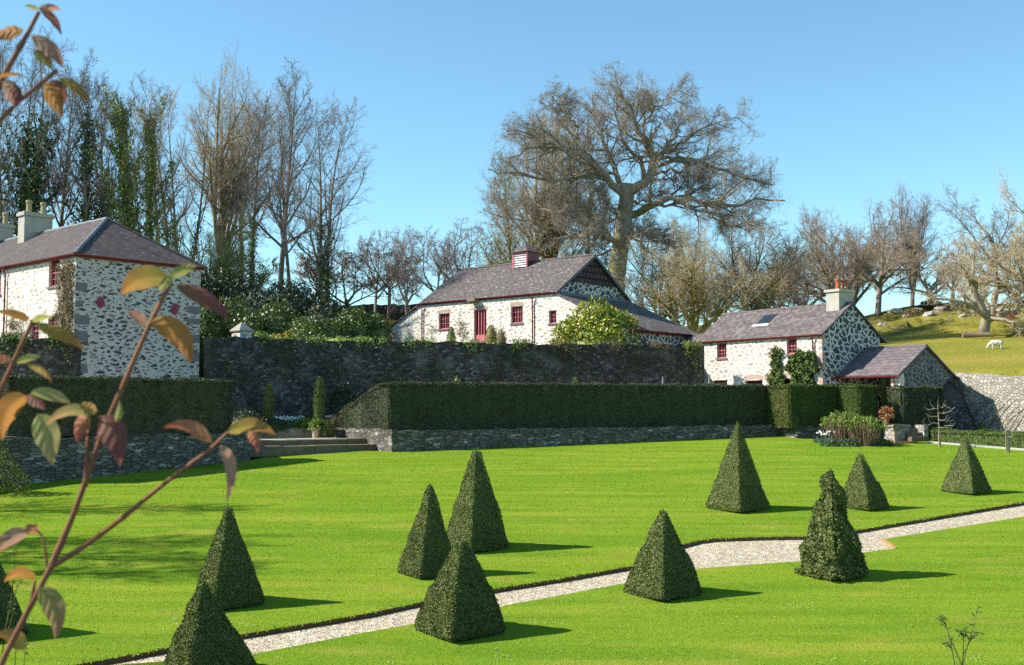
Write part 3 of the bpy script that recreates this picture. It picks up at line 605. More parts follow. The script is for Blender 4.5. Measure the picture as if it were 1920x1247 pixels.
k1 = P(1692, 800, 52.6); k0 = along_to_px(xy(k1), nR * -1, 1675); k0 = off(xy(k1), nR, -1.0); k2 = along_to_px(xy(k1), dirR, 1768)
hedge("clipped_hedge", hbox([xy(k1), k2], [off(xy(k1), nR, -1.0), off(k2, nR, -1.0)], -1.2, 1.0), M['yew_hedge'], "dark hedge block in front of the porch gable, right of the gap")
bx0 = P(1747, 828, 51.4); bx1 = P(1920, 839, 48.4); bd_ = (Vector(xy(bx1)) - Vector(xy(bx0))).normalized(); bx2 = off(xy(bx1), bd_, 12); bn = Vector((bd_.y, -bd_.x))
zb = [bx0.z - .1, bx1.z - .1, bx1.z - .7]
hedge("box_hedge", hbox([xy(bx0), xy(bx1), bx2], [off(xy(bx0), bn, -.6), off(xy(bx1), bn, -.6), off(bx2, bn, -.6)], zb, [bx0.z + .55, bx1.z + .62, bx1.z + .2]), M['box'], "low green box hedge below the pale terrace wall", 900, .06, .03, 1.1)
kk = MB(); e0 = off(xy(bx0), bn, .12); e1 = off(xy(bx1), bn, .12); e2 = off(bx2, bn, .12)
for a, b in ((e0, e1), (e1, e2)):
    a1, b1 = off(a, bn, .38), off(b, bn, .38)
    kk.slab([on_plane(*a1, .05), on_plane(*b1, .05), on_plane(*b, .05), on_plane(*a, .05)], .2)
tag(kk.build("kerb", M['kerb']), "pale stone kerb along the foot of the box hedge", None, None, "structure")
# ivy fringe and little plants showing on the wall tops come later

# ------------------------------------------------------------------ steps
def step_slab(p, q, depth, z, h, seed, mat, parent):
    rng = np.random.default_rng(seed); d = (q - p); L = d.length; u = d.normalized(); n = Vector((-u.y, u.x)); mb = MB(); x = 0.0; cuts = [0.0]
    while x < L - .5: x += rng.uniform(.9, 1.7); cuts.append(min(x, L))
    if cuts[-1] < L: cuts.append(L)
    for a, b in zip(cuts[:-1], cuts[1:]):
        o = rng.uniform(-.05, .05); zz = z + rng.uniform(-.015, .015); a2, b2 = a + .008, b - .008
        e = [p + u * a2 - n * (o + rng.uniform(0, .04)), p + u * (a2 + b2) * .5 - n * (o + rng.uniform(0.02, .07)), p + u * b2 - n * (o + rng.uniform(0, .04)), p + u * b2 + n * depth, p + u * a2 + n * depth]
        mb.slab([(*w, zz) for w in e], h)
    o = mb.build("step", mat, parent)
    bv = o.modifiers.new("soft", 'BEVEL'); bv.width = .025; bv.segments = 2; bv.limit_method = 'ANGLE'
    return o
sa = PL(476, 856); sb = PL(703, 841); st = empty("stone_steps", (0, 0, 0), 0, "broad worn stone steps rising from the lawn between the two dry stone walls", "steps")
sdir = Vector(xy(sb - sa)).normalized(); sn = Vector((-sdir.y, sdir.x)); z0 = -1.80
c2, b2 = Vector(xy(C0)), Vector(xy(B0))
for i in range(3):
    p = b2 - nR * (.95 * i - .1) + dirR * .01; qv = c2 + rd * (.95 * i + .45) - dirR * .01
    if i == 0: qv = Vector(xy(sb)); p = Vector(xy(sa))
    step_slab(p, qv, 1.15, z0 + .225 * i, .42, 20 + i, M['stepstone'], st)

# ------------------------------------------------------------------ clipped yew pyramids
def yew(base_px, apex_px, wpx, label, rz=math.radians(38), blunt=.07, bulge=.05, rough=0.0, seed=0, mat=None, n=24000):
    b = PL(*base_px)                                # nearest corner on the turf
    D = b.y; side = wpx / FPX * D / 1.24
    half = side / 2
    by = b.y + half * 1.1; base = Vector((b.x * by / b.y, by, lawn_z(by)))
    H = P(apex_px[0], apex_px[1], base.y).z - base.z
    rng = np.random.default_rng(100 + seed)
    lean = P(apex_px[0], apex_px[1], base.y).x - base.x
    def prof(t): return half * ((1 - t) * (1 - blunt) + blunt + bulge * np.sin(np.pi * t) * np.where(t < .5, 1, .55)) * np.clip(.90 + t * 2.2, 0, 1)
    t = rng.random(n * 3); keep = rng.random(n * 3) < prof(t) / half; t = t[keep][:n]; m = len(t); s = rng.uniform(-1, 1, m); k = rng.integers(0, 4, m)
    r = prof(t); rc = 1 - .06 * np.abs(s) ** 6
    x = np.choose(k, [r * rc, s * r, -r * rc, s * r]); y = np.choose(k, [s * r, r * rc, s * r, -r * rc])
    nx = np.choose(k, [1., 0, -1, 0]); ny = np.choose(k, [0., 1, 0, -1]); N = unit(np.stack([nx, ny, np.full(m, half / H)], 1))
    C = np.stack([x, y, t * H], 1)
    w = (np.sin(C[:, 2:] * 7 + C[:, :1] * 9 + seed) + np.sin(C[:, 1:2] * 12 - C[:, 2:] * 10 + seed * 2)) * .012 * (1 + rough * 5)
    C = C + N * w
    # lopsided sprays of an unclipped plant
    L, Wd = .048 + .06 * rough, .017 + .014 * rough
    if rough > 0:
        lumps = rng.integers(0, m, 420); dd = rng.uniform(.02, .11, 420)
        near = np.argmin(np.linalg.norm(C[:, None] - C[lumps][None], axis=2), axis=1); C = C + N * (dd[near] * (1 - .75 * t) * np.exp(-np.linalg.norm(C - C[lumps][near], axis=1) ** 2 / .012))[:, None]
    V, F = fuzz(C, N, rng, L, Wd, 1.15 + rough * .2)
    tt = np.linspace(0, 1, 14); bv = []
    for q in tt:
        rr = float(prof(np.array([q]))[0]) - .035 - .05 * rough
        for sx, sy in ((1, 1), (-1, 1), (-1, -1), (1, -1)): bv.append((sx * max(rr, .01), sy * max(rr, .01), q * H * .985))
    bf = [(i * 4 + j, i * 4 + (j + 1) % 4, i * 4 + 4 + (j + 1) % 4, i * 4 + 4 + j) for i in range(13) for j in range(4)] + [(52, 53, 54, 55)]
    sprig = rng.normal(0, .025, (14, 3)) + [0, 0, H * .985]; sv, sf = cards(sprig, np.stack([rng.normal(0, .4, 14), rng.normal(0, .4, 14), np.ones(14)], 1), rand_unit(14, rng), .07, .02, rng)
    V, F = merge([(V, F), (np.array(bv), np.array(bf)), (sv, sf)])
    cs, sn_ = math.cos(rz), math.sin(rz); V = np.stack([V[:, 0] * cs - V[:, 1] * sn_ + V[:, 2] / H * lean, V[:, 0] * sn_ + V[:, 1] * cs, V[:, 2]], 1)
    o = link("yew_pyramid", np_mesh("yew_pyramid", V, F), mat or M['yew']); o.location = base
    return tag(o, label, "topiary", "clipped yew pyramids on the lawn")
YR = math.radians(37)
yew((428, 1147), (428, 952), 134, "tall clipped yew pyramid behind the one cut off by the bottom edge of the picture", YR, seed=1, bulge=.03)
yew((395, 1292), (380, 1095), 182, "nearest clipped yew pyramid, its foot cut off by the bottom edge of the picture", YR, seed=2, n=34000)
yew((800, 1087), (807, 910), 108, "slim clipped yew pyramid left of the tall blunt one, on the upper lawn", YR, seed=3, bulge=.02)
yew((893, 1038), (893, 846), 118, "tall clipped yew pyramid with a squared blunt tip, behind two other pyramids", YR, blunt=.12, bulge=.03, seed=4)
yew((862, 1205), (866, 1014), 164, "broad clipped yew pyramid on the lower lawn, in front of the pair above the path", YR, blunt=.10, bulge=.10, seed=5, n=32000)
yew((1243, 1129), (1243, 958), 140, "clipped yew pyramid on the lower lawn just left of the wide patch of gravel", YR, bulge=.05, seed=6)
yew((1560, 1091), (1557, 882), 118, "shaggy unclipped yew pyramid beside the widened gravel path", YR, blunt=.09, bulge=.0, rough=.6, seed=7, n=18000)
yew((1383, 963), (1383, 794), 114, "tall clipped yew pyramid with a narrow tip, on the upper lawn before the stepped hedge", YR, blunt=.05, bulge=-.02, seed=8)
yew((1622, 959), (1612, 853), 83, "small clipped yew pyramid behind the shaggy one", YR, bulge=.10, blunt=.10, seed=9, n=15000)
yew((1812, 929), (1810, 822), 87, "small clipped yew pyramid at the far right of the upper lawn", YR, bulge=.03, seed=10, n=15000)
yew((-32, 1212), (-32, 1010), 175, "clipped yew pyramid half cut off by the left edge of the picture", YR, bulge=.05, seed=11, n=24000)

# short grass blades over the turf: nobody could count them
def path_at(a):
    return np.interp(a, [p[0] for p in UP_E], [p[1] for p in UP_E]), np.interp(a, [-200, 466, 680, 1176, 1500, 1650, 1679, 1920], [1350, 1228, 1186, 1093, 1052, 1028, 1024, 968])
rng = np.random.default_rng(31); n = 130000; a = rng.uniform(-60, 1980, n); b = 832 + 425 * rng.random(n); eu, el = path_at(a); wl = np.interp(a, [0, 470, 735, 1460, 1745, 1920], [920, 868, 850, 824, 834, 848]); keep = (b > wl + 1) & ~((b > eu - 1.5) & (b < el + 1.5)); a, b = a[keep], b[keep]
xc = (a - CX) / FPX; yc = (CY - b) / FPX; dx, dy, dz_ = xc, _c - yc * _s, _s + yc * _c; t = LA / (dz_ - LB * dy); C = np.stack([dx * t, dy * t, dz_ * t - .004], 1); n = len(C)
s_ = np.clip(C[:, 1] / 24, .8, 2.0); V, F = cards(C, unit(rng.normal(0, .7, (n, 3)) + [0, 0, .45]), rand_unit(n, rng) * .6 + [0, 0, .9], .026 * s_ * rng.uniform(.5, 1.2, n), .017 * s_, rng)
tag(link("grass", np_mesh("grass", V, F), M['blade']), "short mown grass blades covering both lawns", None, None, "stuff")
es_ = [];
for p0, p1 in zip(up[:-1], up[1:]):
    m = int(min(400, (p1 - p0).length * 90)); k = rng.random((m, 1)); es_.append(np.array(p0) * (1 - k) + np.array(p1) * k)
C = np.concatenate(es_); C = C[(C[:, 1] > 10) & (np.abs(C[:, 0]) < 30)]; m = len(C); C[:, 1] += rng.uniform(-.02, .05, m); C[:, 2] += .004
V, F = cards(C, unit(rng.normal(0, .4, (m, 3)) + [0, -.8, .05]), np.array([0, -.4, .9]) + rand_unit(m, rng) * .5, .07 * rng.uniform(.4, 1.2, m), .022, rng)
tag(link("overhanging_grass", np_mesh("overhanging_grass", V, F), M['blade']), "ragged grass hanging over the cut edge of the upper lawn", None, None, "stuff")
# daisies
rng = np.random.default_rng(3); N_ = 620
pxs = np.stack([rng.uniform(-40, 1960, N_ * 2), 840 + 407 * rng.random(N_ * 2) ** .8], 1); pts = []
cl = rng.integers(0, 60, N_ * 2); cc = rng.uniform(0, 1, (60, 2))
for i, (a, b) in enumerate(pxs):
    if i % 2: a, b = cc[cl[i]][0] * 1920 + rng.normal(0, 14), 850 + cc[cl[i]][1] * 390 + rng.normal(0, 5)
    edge_up = np.interp(a, [p[0] for p in UP_E], [p[1] for p in UP_E]); edge_lo = np.interp(a, [466, 680, 1176, 1500, 1679, 1920], [1228, 1186, 1093, 1052, 1028, 968])
    wall = np.interp(a, [0, 470, 735, 1460, 1920], [925, 872, 855, 830, 850])
    if b > wall and not (edge_up - 6 < b < edge_lo + 8): pts.append(PL(a, b))
C = np.array([tuple(p) for p in pts]) + [0, 0, .03]; k = 6; ang = np.arange(k) * 2 * np.pi / k; r_ = rng.uniform(.007, .015, len(C))
V = C[:, None] + np.stack([np.cos(ang)[None] * r_[:, None], np.sin(ang)[None] * r_[:, None], np.zeros((len(C), k))], -1)
idx = np.arange(len(C) * k).reshape(-1, k); F = np.concatenate([idx[:, [0, 1, 2, 3]], idx[:, [0, 3, 4, 5]]])
tag(link("daisies", np_mesh("daisies", V.reshape(-1, 3), F), M['petal']), "tiny white daisies scattered over the lawns", None, None, "stuff")
# ------------------------------------------------------------------ buildings
class House:
    """a building's own frame: x to the right along the facade, y into the house, z up; origin at the front right corner at eye level"""
    def __init__(s, name, corner, rz, label, cat="house"):
        s.o = Vector((corner[0], corner[1], 0)); s.rz = rz; s.e = empty(name, s.o, rz, label, cat)
        s.R = Matrix.Rotation(rz, 3, 'Z'); s.Ri = s.R.transposed()
    def loc(s, px, py, y=0.0, x=None):
        """where a pixel's ray meets the local plane y=const (or x=const)"""
        d = s.Ri @ ray(px, py); o = s.Ri @ (-s.o)
        t = (y - o.y) / d.y if x is None else (x - o.x) / d.x
        return o + d * t
def wall_panel(mb, O, ex, L, z0, z1, openings, depth=.22):
    """rectangular wall with openings (x0,x1,za,zb); outward normal is ex x z; reveals run inwards"""
    O = Vector(O); ex = Vector(ex); nrm = ex.cross(Vector((0, 0, 1))); xs = sorted({0.0, L, *[v for o in openings for v in o[:2]]}); zs = sorted({z0, z1, *[v for o in openings for v in o[2:4]]})
    pt = lambda x, z, d=0.0: O + ex * x + Vector((0, 0, z)) - nrm * d
    for a, b in zip(xs[:-1], xs[1:]):
        for c, d in zip(zs[:-1], zs[1:]):
            mx, mz = (a + b) / 2, (c + d) / 2
            if any(o[0] < mx < o[1] and o[2] < mz < o[3] for o in openings): continue
            mb.face([pt(a, c), pt(b, c), pt(b, d), pt(a, d)])
    for a, b, c, d in openings:
        mb.face([pt(a, c), pt(a, d), pt(a, d, depth), pt(a, c, depth)][::-1]); mb.face([pt(b, c), pt(b, d), pt(b, d, depth), pt(b, c, depth)])
        mb.face([pt(a, d), pt(b, d), pt(b, d, depth), pt(a, d, depth)]); mb.face([pt(a, c), pt(b, c), pt(b, c, depth), pt(a, c, depth)][::-1])
def window(h, a, b, c, d, y=0.0, cols=3, rows=4, mat='pink', sill=True, split=False, depth=.16, arch=False, bar=.022, fr=.055):
    """wooden window in the opening a..b, c..d of the facade plane y"""
    yy = y + depth; f = MB(); f.box((a, yy - .04, c), (a + fr, yy + .04, d)); f.box((b - fr, yy - .04, c), (b, yy + .04, d)); f.box((a + fr, yy - .04, c), (b - fr, yy + .04, c + fr * 1.2)); f.box((a + fr, yy - .04, d - fr), (b - fr, yy + .04, d))
    ia, ib, ic, id_ = a + fr, b - fr, c + fr * 1.2, d - fr
    for i in range(1, cols):
        x = ia + (ib - ia) * i / cols; t = fr * .8 if (split and i == cols // 2) else bar; f.box((x - t / 2, yy - .028, ic), (x + t / 2, yy + .01, id_))
    for j in range(1, rows):
        z = ic + (id_ - ic) * j / rows; t = fr * .7 if (rows == 4 and j == 2 and not split) else bar; f.box((ia, yy - .031, z - t / 2), (ib, yy + .008, z + t / 2))
    w = f.build("window", M[mat], h.e)
    g = MB(); g.face([(ia, yy + .02, ic), (ib, yy + .02, ic), (ib, yy + .02, id_), (ia, yy + .02, id_)]); g.build("pane", M['glass'], w)
    if sill:
        s_ = MB(); s_.box((a - .07, y - .07, c - .09), (b + .07, y + depth - .045, c - .002)); s_.build("sill", M['sill'], w)
    return w
def brick_head(h, a, b, d, y=0.0, n=None, hgt=.2, rise=.05):
    mb = MB(); w = (b - a) + .16; n = n or int(w / .095)
    for i in range(n):
        x0 = a - .08 + w * i / n; x1 = a - .08 + w * (i + 1) / n - .012; u = ((x0 + x1) / 2 - (a + b) / 2) / (w / 2); z = d + .003 + rise * (1 - u * u)
        if i == 0 or i == n - 1: z = d + .003
        mb.box((x0, y - .014, z), (x1, y + .05, z + hgt))
    return mb.build("window_arch", M['brick'], h.e)
def downpipe(h, x, z0, z1, y=0.0, name="downpipe"):
    mb = MB(); mb.tube([(x, y - .20, z1), (x, y - .20, z1 - .12), (x, y - .09, z1 - .34), (x, y - .09, z0)], .042)
    z = z1 - .7
    while z > z0: mb.tube([(x, y - .09, z), (x, y - .09, z + .07)], .056); z -= .95
    return mb.build(name, M['red'], h.e, True)
def gutter(h, p, q, mat='red', r=.075):
    p, q = Vector(p), Vector(q); mb = MB(); d = (q - p).normalized(); n = d.cross(Vector((0, 0, 1))); prev = None
    prof = [(math.cos(a), math.sin(a)) for a in np.linspace(math.pi, 2 * math.pi, 8)]; prof += [(.8 * c, .8 * s) for c, s in prof[::-1]]
    R0 = [p + n * r * c + Vector((0, 0, r * s)) for c, s in prof]; R1 = [q + n * r * c + Vector((0, 0, r * s)) for c, s in prof]
    for i in range(len(prof)): j = (i + 1) % len(prof); mb.face([R0[i], R0[j], R1[j], R1[i]])
    mb.face(R0[::-1]); mb.face(R1); return mb.build("gutter", M[mat], h.e, True)
def ridge_tiles(parent, pts, r=.11, seg=.45, mat='lead'):
    mb = MB(); rng = np.random.default_rng(4)
    for p, q in zip(pts[:-1], pts[1:]):
        p, q = Vector(p), Vector(q); n = max(1, int((q - p).length / seg))
        for i in range(n):
            a, b = p.lerp(q, i / n + .012 / n), p.lerp(q, (i + 1) / n - .012 / n); j = Vector((0, 0, rng.normal(0, .008))); mb.tube([a + j, b + j], r, 10)
    return mb.build("ridge", M[mat], parent, False)
def pot(name, mat, prof, loc, parent, k=16):
    mb = MB(); mb.lathe(prof, loc, k); return mb.build(name, M[mat], parent, True)
POT = [(.17, 0), (.165, .05), (.145, .09), (.135, .45), (.15, .50), (.175, .53), (.175, .60), (.155, .66), (.12, .67), (.11, .5), (.1, .1), (0, .1)]
RZ = math.atan2(-.659, .752)

# ---- the tower-like house on the left
hc = P(143, 474, 50.0); H1 = House("stone_house", hc, RZ, "large limewashed stone house with a hipped slate roof and a shaded end wall")
ze = hc.z; L1, W1, zg = 18.0, 6.5, -1.2
def op(h, x0, y0, x1, y1, yl=0.0):
    a, b = h.loc(x0, y0, yl), h.loc(x1, y1, yl); return a, b
def opening(h, x0, x1, yt, yb, yl=0.0, L0=0.0):
    a = h.loc(x0, (yt + yb) / 2, yl).x; b = h.loc(x1, (yt + yb) / 2, yl).x; xm = (x0 + x1) / 2; t = h.loc(xm, yt, yl).z; u = h.loc(xm, yb, yl).z
    return [a, b, u, t]
wu = opening(H1, 91.5, 112, 485, 537); wl = opening(H1, 90, 111, 592, 634); wl2 = opening(H1, 56, 74, 599, 642)
wu2 = [wu[0] - 6.0, wu[1] - 6.0, wu[2], wu[3]]
mb = MB(); ops = [wu, wl, wl2, wu2]; sh = lambda o: (o[0] + L1, o[1] + L1, o[2], o[3])
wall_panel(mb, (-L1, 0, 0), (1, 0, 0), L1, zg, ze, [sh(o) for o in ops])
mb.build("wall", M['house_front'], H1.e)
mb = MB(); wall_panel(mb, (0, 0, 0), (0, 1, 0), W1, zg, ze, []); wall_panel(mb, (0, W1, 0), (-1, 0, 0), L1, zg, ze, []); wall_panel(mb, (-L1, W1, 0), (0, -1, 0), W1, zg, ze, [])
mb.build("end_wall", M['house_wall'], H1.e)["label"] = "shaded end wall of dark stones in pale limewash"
rng = np.random.default_rng(2)     # quoins of the two corners
for (y0, sgn) in ((0, 1), (W1, -1)):
    z = zg + 2.4
    while z < ze - .45:
        hh = rng.uniform(.28, .46); ln = rng.uniform(.35, .85)
        if rng.random() < .55: qn = MB(); qn.face([(.004, y0, z), (.004, y0 + sgn * ln, z + rng.uniform(-.03, .03)), (.004, y0 + sgn * (ln + rng.uniform(-.1, .02)), z + hh), (.004, y0, z + hh)] if sgn > 0 else [(.004, y0 - ln, z), (.004, y0, z), (.004, y0, z + hh), (.004, y0 - ln, z + hh)]); qn.build("quoin", M['sill'], H1.e)
        z += hh + rng.uniform(.03, .5)
for o in ops: window(H1, *o, cols=3, rows=4, fr=.06)
ov, zr = .14, P(197, 410, 54.6).z
rf = MB(); cL, cR = Vector((-L1 - .1, -ov, ze - .05)), Vector((ov, -ov, ze - .05)); bR, bL = Vector((ov, W1 + ov, ze - .05)), Vector((-L1 - .1, W1 + ov, ze - .05)); rR, rL = Vector((-3.35, W1 / 2, zr)), Vector((-L1 - .1, W1 / 2, zr))
rf.slab([cL, cR, rR, rL], .07); rf.slab([cR, bR, rR], .07); rf.slab([bR, bL, rL, rR], .07)
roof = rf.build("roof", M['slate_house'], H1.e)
ridge_tiles(roof, [rL, rR], .10); ridge_tiles(roof, [cR, rR], .085); ridge_tiles(roof, [bR, rR], .085, mat='slate_house')
fs = MB(); fs.box((-L1, -.09, ze - .20), (.09, -.065, ze - .055)); fs.box((.065, -.064, ze - .20), (.09, W1 + .1, ze - .055)); fs.build("fascia", M['red'], H1.e)
gutter(H1, (-L1, -ov - .06, ze - .06), (ov + .1, -ov - .06, ze - .06)); gutter(H1, (ov + .06, -ov - .13, ze - .062), (ov + .06, W1 + ov + .1, ze - .062))
downpipe(H1, H1.loc(12, 560).x, 2.2, ze - .12)
for px in (188, 327):
    p = H1.loc(px, 567 if px < 200 else 580, x=0.0); o = MB(); k = 20
    ring = [(.05, p.y + .19 * math.cos(2 * math.pi * i / k), p.z + .27 * math.sin(2 * math.pi * i / k)) for i in range(k)]; o.face(ring)
    for i in range(k): j = (i + 1) % k; o.face([ring[j], ring[i], (0, *ring[i][1:]), (0, *ring[j][1:])])
    o.tube([(.05, p.y, p.z), (.08, p.y, p.z)], .04); o.build("tie_plate", M['oval'], H1.e)
def chimney(h, x, zb, zt, sx, sy, yc, pots, mat='render'):
    c = MB(); c.box((x - sx / 2, yc - sy / 2, zb), (x + sx / 2, yc + sy / 2, zt - .16)); c.box((x - sx / 2 - .08, yc - sy / 2 - .08, zt - .16), (x + sx / 2 + .08, yc + sy / 2 + .08, zt)); c.box((x - sx / 2 - .03, yc - sy / 2 - .03, zt), (x + sx / 2 + .03, yc + sy / 2 + .03, zt + .06))
    ch = c.build("chimney", M[mat], roof_of[h]); 
    for (dy, m, sc) in pots: pot("chimney_pot", m, [(r * sc, z * sc) for r, z in POT], (x, yc + dy, zt + .06), ch)
    return ch
roof_of = {H1: roof}
cx1 = H1.loc(66, 440, W1 / 2).x; chimney(H1, cx1, zr - .9, H1.loc(70, 402, W1 / 2).z, .72, 1.55, W1 / 2, [(-.38, 'pot_buff', 1.0), (.42, 'pot_buff', 1.0)])
chimney(H1, H1.loc(-2, 440, W1 / 2).x, zr - .9, H1.loc(5, 420, W1 / 2).z, .72, 1.3, W1 / 2, [(-.25, 'pot_buff', 1.0), (.35, 'pot_buff', 1.0)])

# ---- the barn in the middle
bc = P(1040, 547, 66.0); H2 = House("stone_barn", bc, RZ, "long whitewashed stone barn with a louvred turret on its slate roof", "barn")
ze, L2, W2, zg = bc.z, 11.5, 7.5, 2.6; LR, LL = 5.2, 4.9; zr = ze + 2.55; zle, zll = ze - 2.4, ze - 2.45
door = opening(H2, 888.5, 912, 580, 640); w1 = opening(H2, 822.5, 843, 587.5, 617); w2 = opening(H2, 958, 980, 574, 606); w3 = opening(H2, 1029, 1043, 582, 606.5)
ops = [door, w1, w2, w3]; mb = MB(); RX = w3[1] + .25; ztop = ze - (ze - zle) * RX / LR - .02
wall_panel(mb, (-L2, 0, 0), (1, 0, 0), L2 + RX, zg, ztop, [(o[0] + L2, o[1] + L2, o[2], o[3]) for o in ops])
mb.face([(-L2, 0, ztop), (0, 0, ztop), (0, 0, ze), (-L2, 0, ze)]); mb.face([(0, 0, ztop), (RX, 0, ztop), (0, 0, ze - .03)])
mb.face([(RX, 0, zg), (LR, 0, zg), (LR, 0, zle), (RX, 0, ztop)]); mb.face([(-L2 - LL, 0, zg), (-L2, 0, zg), (-L2, 0, ze - .03), (-L2 - LL, 0, zll)])
mb.build("wall", M['barn_wall'], H2.e)
mb = MB(); wall_panel(mb, (LR, 0, 0), (0, 1, 0), W2, zg, zle, []); wall_panel(mb, (-L2 - LL, W2, 0), (0, -1, 0), W2, zg, zll, []); wall_panel(mb, (LR, W2, 0), (-1, 0, 0), L2 + LR + LL, zg, zle, [])
mb.build("end_wall", M['cottage_gable'], H2.e)
hb = ze + .75; yl = (hb - ze) / 2.55 * W2 / 2
mb = MB(); mb.face([(0, 0, ze - .1), (0, W2, ze - .1), (0, W2, ze), (0, W2 - yl, hb), (0, yl, hb), (0, 0, ze)]); mb.build("gable_wall", M['cottage_gable'], H2.e); mb = MB(); mb.face([(-L2, W2, ze - .1), (-L2, 0, ze - .1), (-L2, 0, ze), (-L2, W2 / 2, zr), (-L2, W2, ze)]); mb.build("gable_wall", M['cottage_gable'], H2.e)
mb = MB(); mb.slab([(.05, yl - .05, hb), (.05, W2 - yl + .05, hb), (.05, W2 / 2, zr)], .05); mb.build("hung_slates", M['slate_hung'], H2.e)["label"] = "dark slate hung upper gable"
ov = .09; sl_ = 2.55 / (W2 / 2); zo = ze - ov * sl_ + .03
rf = MB(); xr, xl = .22, -L2 - .12
rf.slab([(xl, -ov, zo), (xr, -ov, zo), (xr, W2 / 2, zr + .03), (xl, W2 / 2, zr + .03)], .07); rf.slab([(xr, W2 + ov, zo), (xl, W2 + ov, zo), (xl, W2 / 2, zr + .03), (xr, W2 / 2, zr + .03)], .07)
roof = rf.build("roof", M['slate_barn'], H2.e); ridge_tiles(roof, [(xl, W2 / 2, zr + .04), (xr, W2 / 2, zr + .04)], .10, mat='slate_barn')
ga = MB()
for x in (xr + .003,):
    ga.slab([(x, -ov - .02, zo + .02), (x, -ov - .02, zo - .16), (x, W2 / 2, zr - .16), (x, W2 / 2, zr + .04)][::-1], .03); ga.slab([(x, W2 / 2, zr + .04), (x, W2 / 2, zr - .16), (x, W2 + ov, zo - .16), (x, W2 + ov, zo + .02)][::-1], .03)
ga.build("bargeboard", M['metal'], H2.e)
lr = MB(); lr.slab([(LR + .22, -.12, zle - .07), (LR + .22, W2 + .2, zle - .07), (.02, W2 + .2, ze - .02), (.02, -.12, ze - .02)], .07); lean = lr.build("lean_to_roof", M['slate_barn'], H2.e)
sk = H2.loc(1116, 562, x=1.9); sky_ = MB(); dzdx = -(ze - zle) / LR
def on_lean(x, y, up): return (x, y, ze - .02 + dzdx * x + up)
sky_.slab([on_lean(2.2, 3.2, .06), on_lean(2.2, 4.0, .06), on_lean(1.4, 4.0, .06), on_lean(1.4, 3.2, .06)], .05); sky_.build("skylight", M['glass'], lean)
fl = MB(); fl.slab([on_lean(.35, -.05, .03), on_lean(.35, W2 + .1, .03), on_lean(.045, W2 + .1, .10), on_lean(.045, -.05, .10)], .02); fl.build("flashing", M['lead'], lean)
ll = MB(); ll.slab([(-L2 - LL - .2, W2 + .2, zll - .07), (-L2 - LL - .2, -.14, zll - .07), (-L2, -.14, ze - .02), (-L2, W2 + .2, ze - .02)], .07); ll.build("lean_to_roof", M['slate_barn'], H2.e)
gutter(H2, (xl, -ov - .06, zo + .02), (xr, -ov - .06, zo + .02)); gutter(H2, (LR + .28, -.15, zle - .08), (LR + .28, W2 + .25, zle - .08))
fs = MB(); fs.box((xl, -.07, zo - .10), (xr - .05, -.045, zo + .0)); fs.build("fascia", M['red'], H2.e); fs = MB(); fs.box((LR + .12, 0, zle - .22), (LR + .145, W2 + .2, zle - .1)); fs.build("fascia", M['red'], H2.e)
downpipe(H2, H2.loc(1000, 590).x, zg, zo - .03); downpipe(H2, H2.loc(793, 600).x, zg, zo - .03)
for o in (w1, w2): window(H2, *o, cols=4, rows=3, split=True); brick_head(H2, o[0], o[1], o[3])
window(H2, *w3, cols=2, rows=3); brick_head(H2, door[0], door[1], door[3], hgt=.18)
a, b, c, d = door; f = MB(); y = .16
f.box((a, y - .05, c), (a + .07, y + .05, d)); f.box((b - .07, y - .05, c), (b, y + .05, d)); f.box((a + .07, y - .05, d - .09), (b - .07, y + .05, d)); f.box((a + .07, y - .05, c), (b - .07, y + .05, c + .42))
for i in range(1, 4):
    x = a + .07 + (b - a - .14) * i / 4; f.box((x - .03, y - .045, c + .42), (x + .03, y + .03, d - .09))
dr = f.build("door", M['pink'], H2.e); g = MB(); g.face([(a + .07, y + .035, c + .4), (b - .07, y + .035, c + .4), (b - .07, y + .035, d - .08), (a + .07, y + .035, d - .08)]); g.build("slatted_opening", M['darkred'], dr)
s_ = MB(); s_.box((a - .12, -.25, c - .14), (b + .12, .11, c - .002)); s_.build("sill", M['sill'], dr)
p = H2.loc(893, 562); s_ = MB(); s_.box((p.x - .42, -.45, p.z - .12), (p.x + .25, .02, p.z + .08)); s_.build("hoist_beam", M['timber'], H2.e)
# turret
cxp = H2.loc(986, 480, W2 / 2).x; hw = .62; zt = H2.loc(985, 471, W2 / 2 - hw).z; c = MB(); yc = W2 / 2; zb = zr - .75
fr = .1
for sx in (-1, 1):
    for sy in (-1, 1): x0, y0 = cxp + sx * (hw - fr / 2), yc + sy * (hw - fr / 2); c.box((x0 - fr / 2, y0 - fr / 2, zb), (x0 + fr / 2, y0 + fr / 2, zt))
for sy in (-1, 1): c.box((cxp - hw + fr, yc + sy * (hw - fr / 2) - fr / 2, zt - .1), (cxp + hw - fr, yc + sy * (hw - fr / 2) + fr / 2, zt))
tu = c.build("turret", M['pink'], roof)
c = MB(); c.box((cxp + hw - .06, yc - hw + fr, zb), (cxp + hw - .02, yc + hw - fr, zt)); c.box((cxp - hw + .02, yc - hw + fr, zb), (cxp - hw + .06, yc + hw - fr, zt)); c.build("side_panel", M['red'], tu)
c = MB()
z = zb
while z < zt - .18: c.slab([(cxp - hw + fr, yc - hw + .01, z), (cxp + hw - fr, yc - hw + .01, z), (cxp + hw - fr, yc - hw + .10, z + .125), (cxp - hw + fr, yc - hw + .10, z + .125)], .02); z += .15
c.build("louvres", M['louvre'], tu)
c = MB(); e = hw + .14; ap = Vector((cxp, yc, zt + .62)); cs = [Vector((cxp - e, yc - e, zt)), Vector((cxp + e, yc - e, zt)), Vector((cxp + e, yc + e, zt)), Vector((cxp - e, yc + e, zt))]
for i in range(4): c.face([cs[i], cs[(i + 1) % 4], ap])
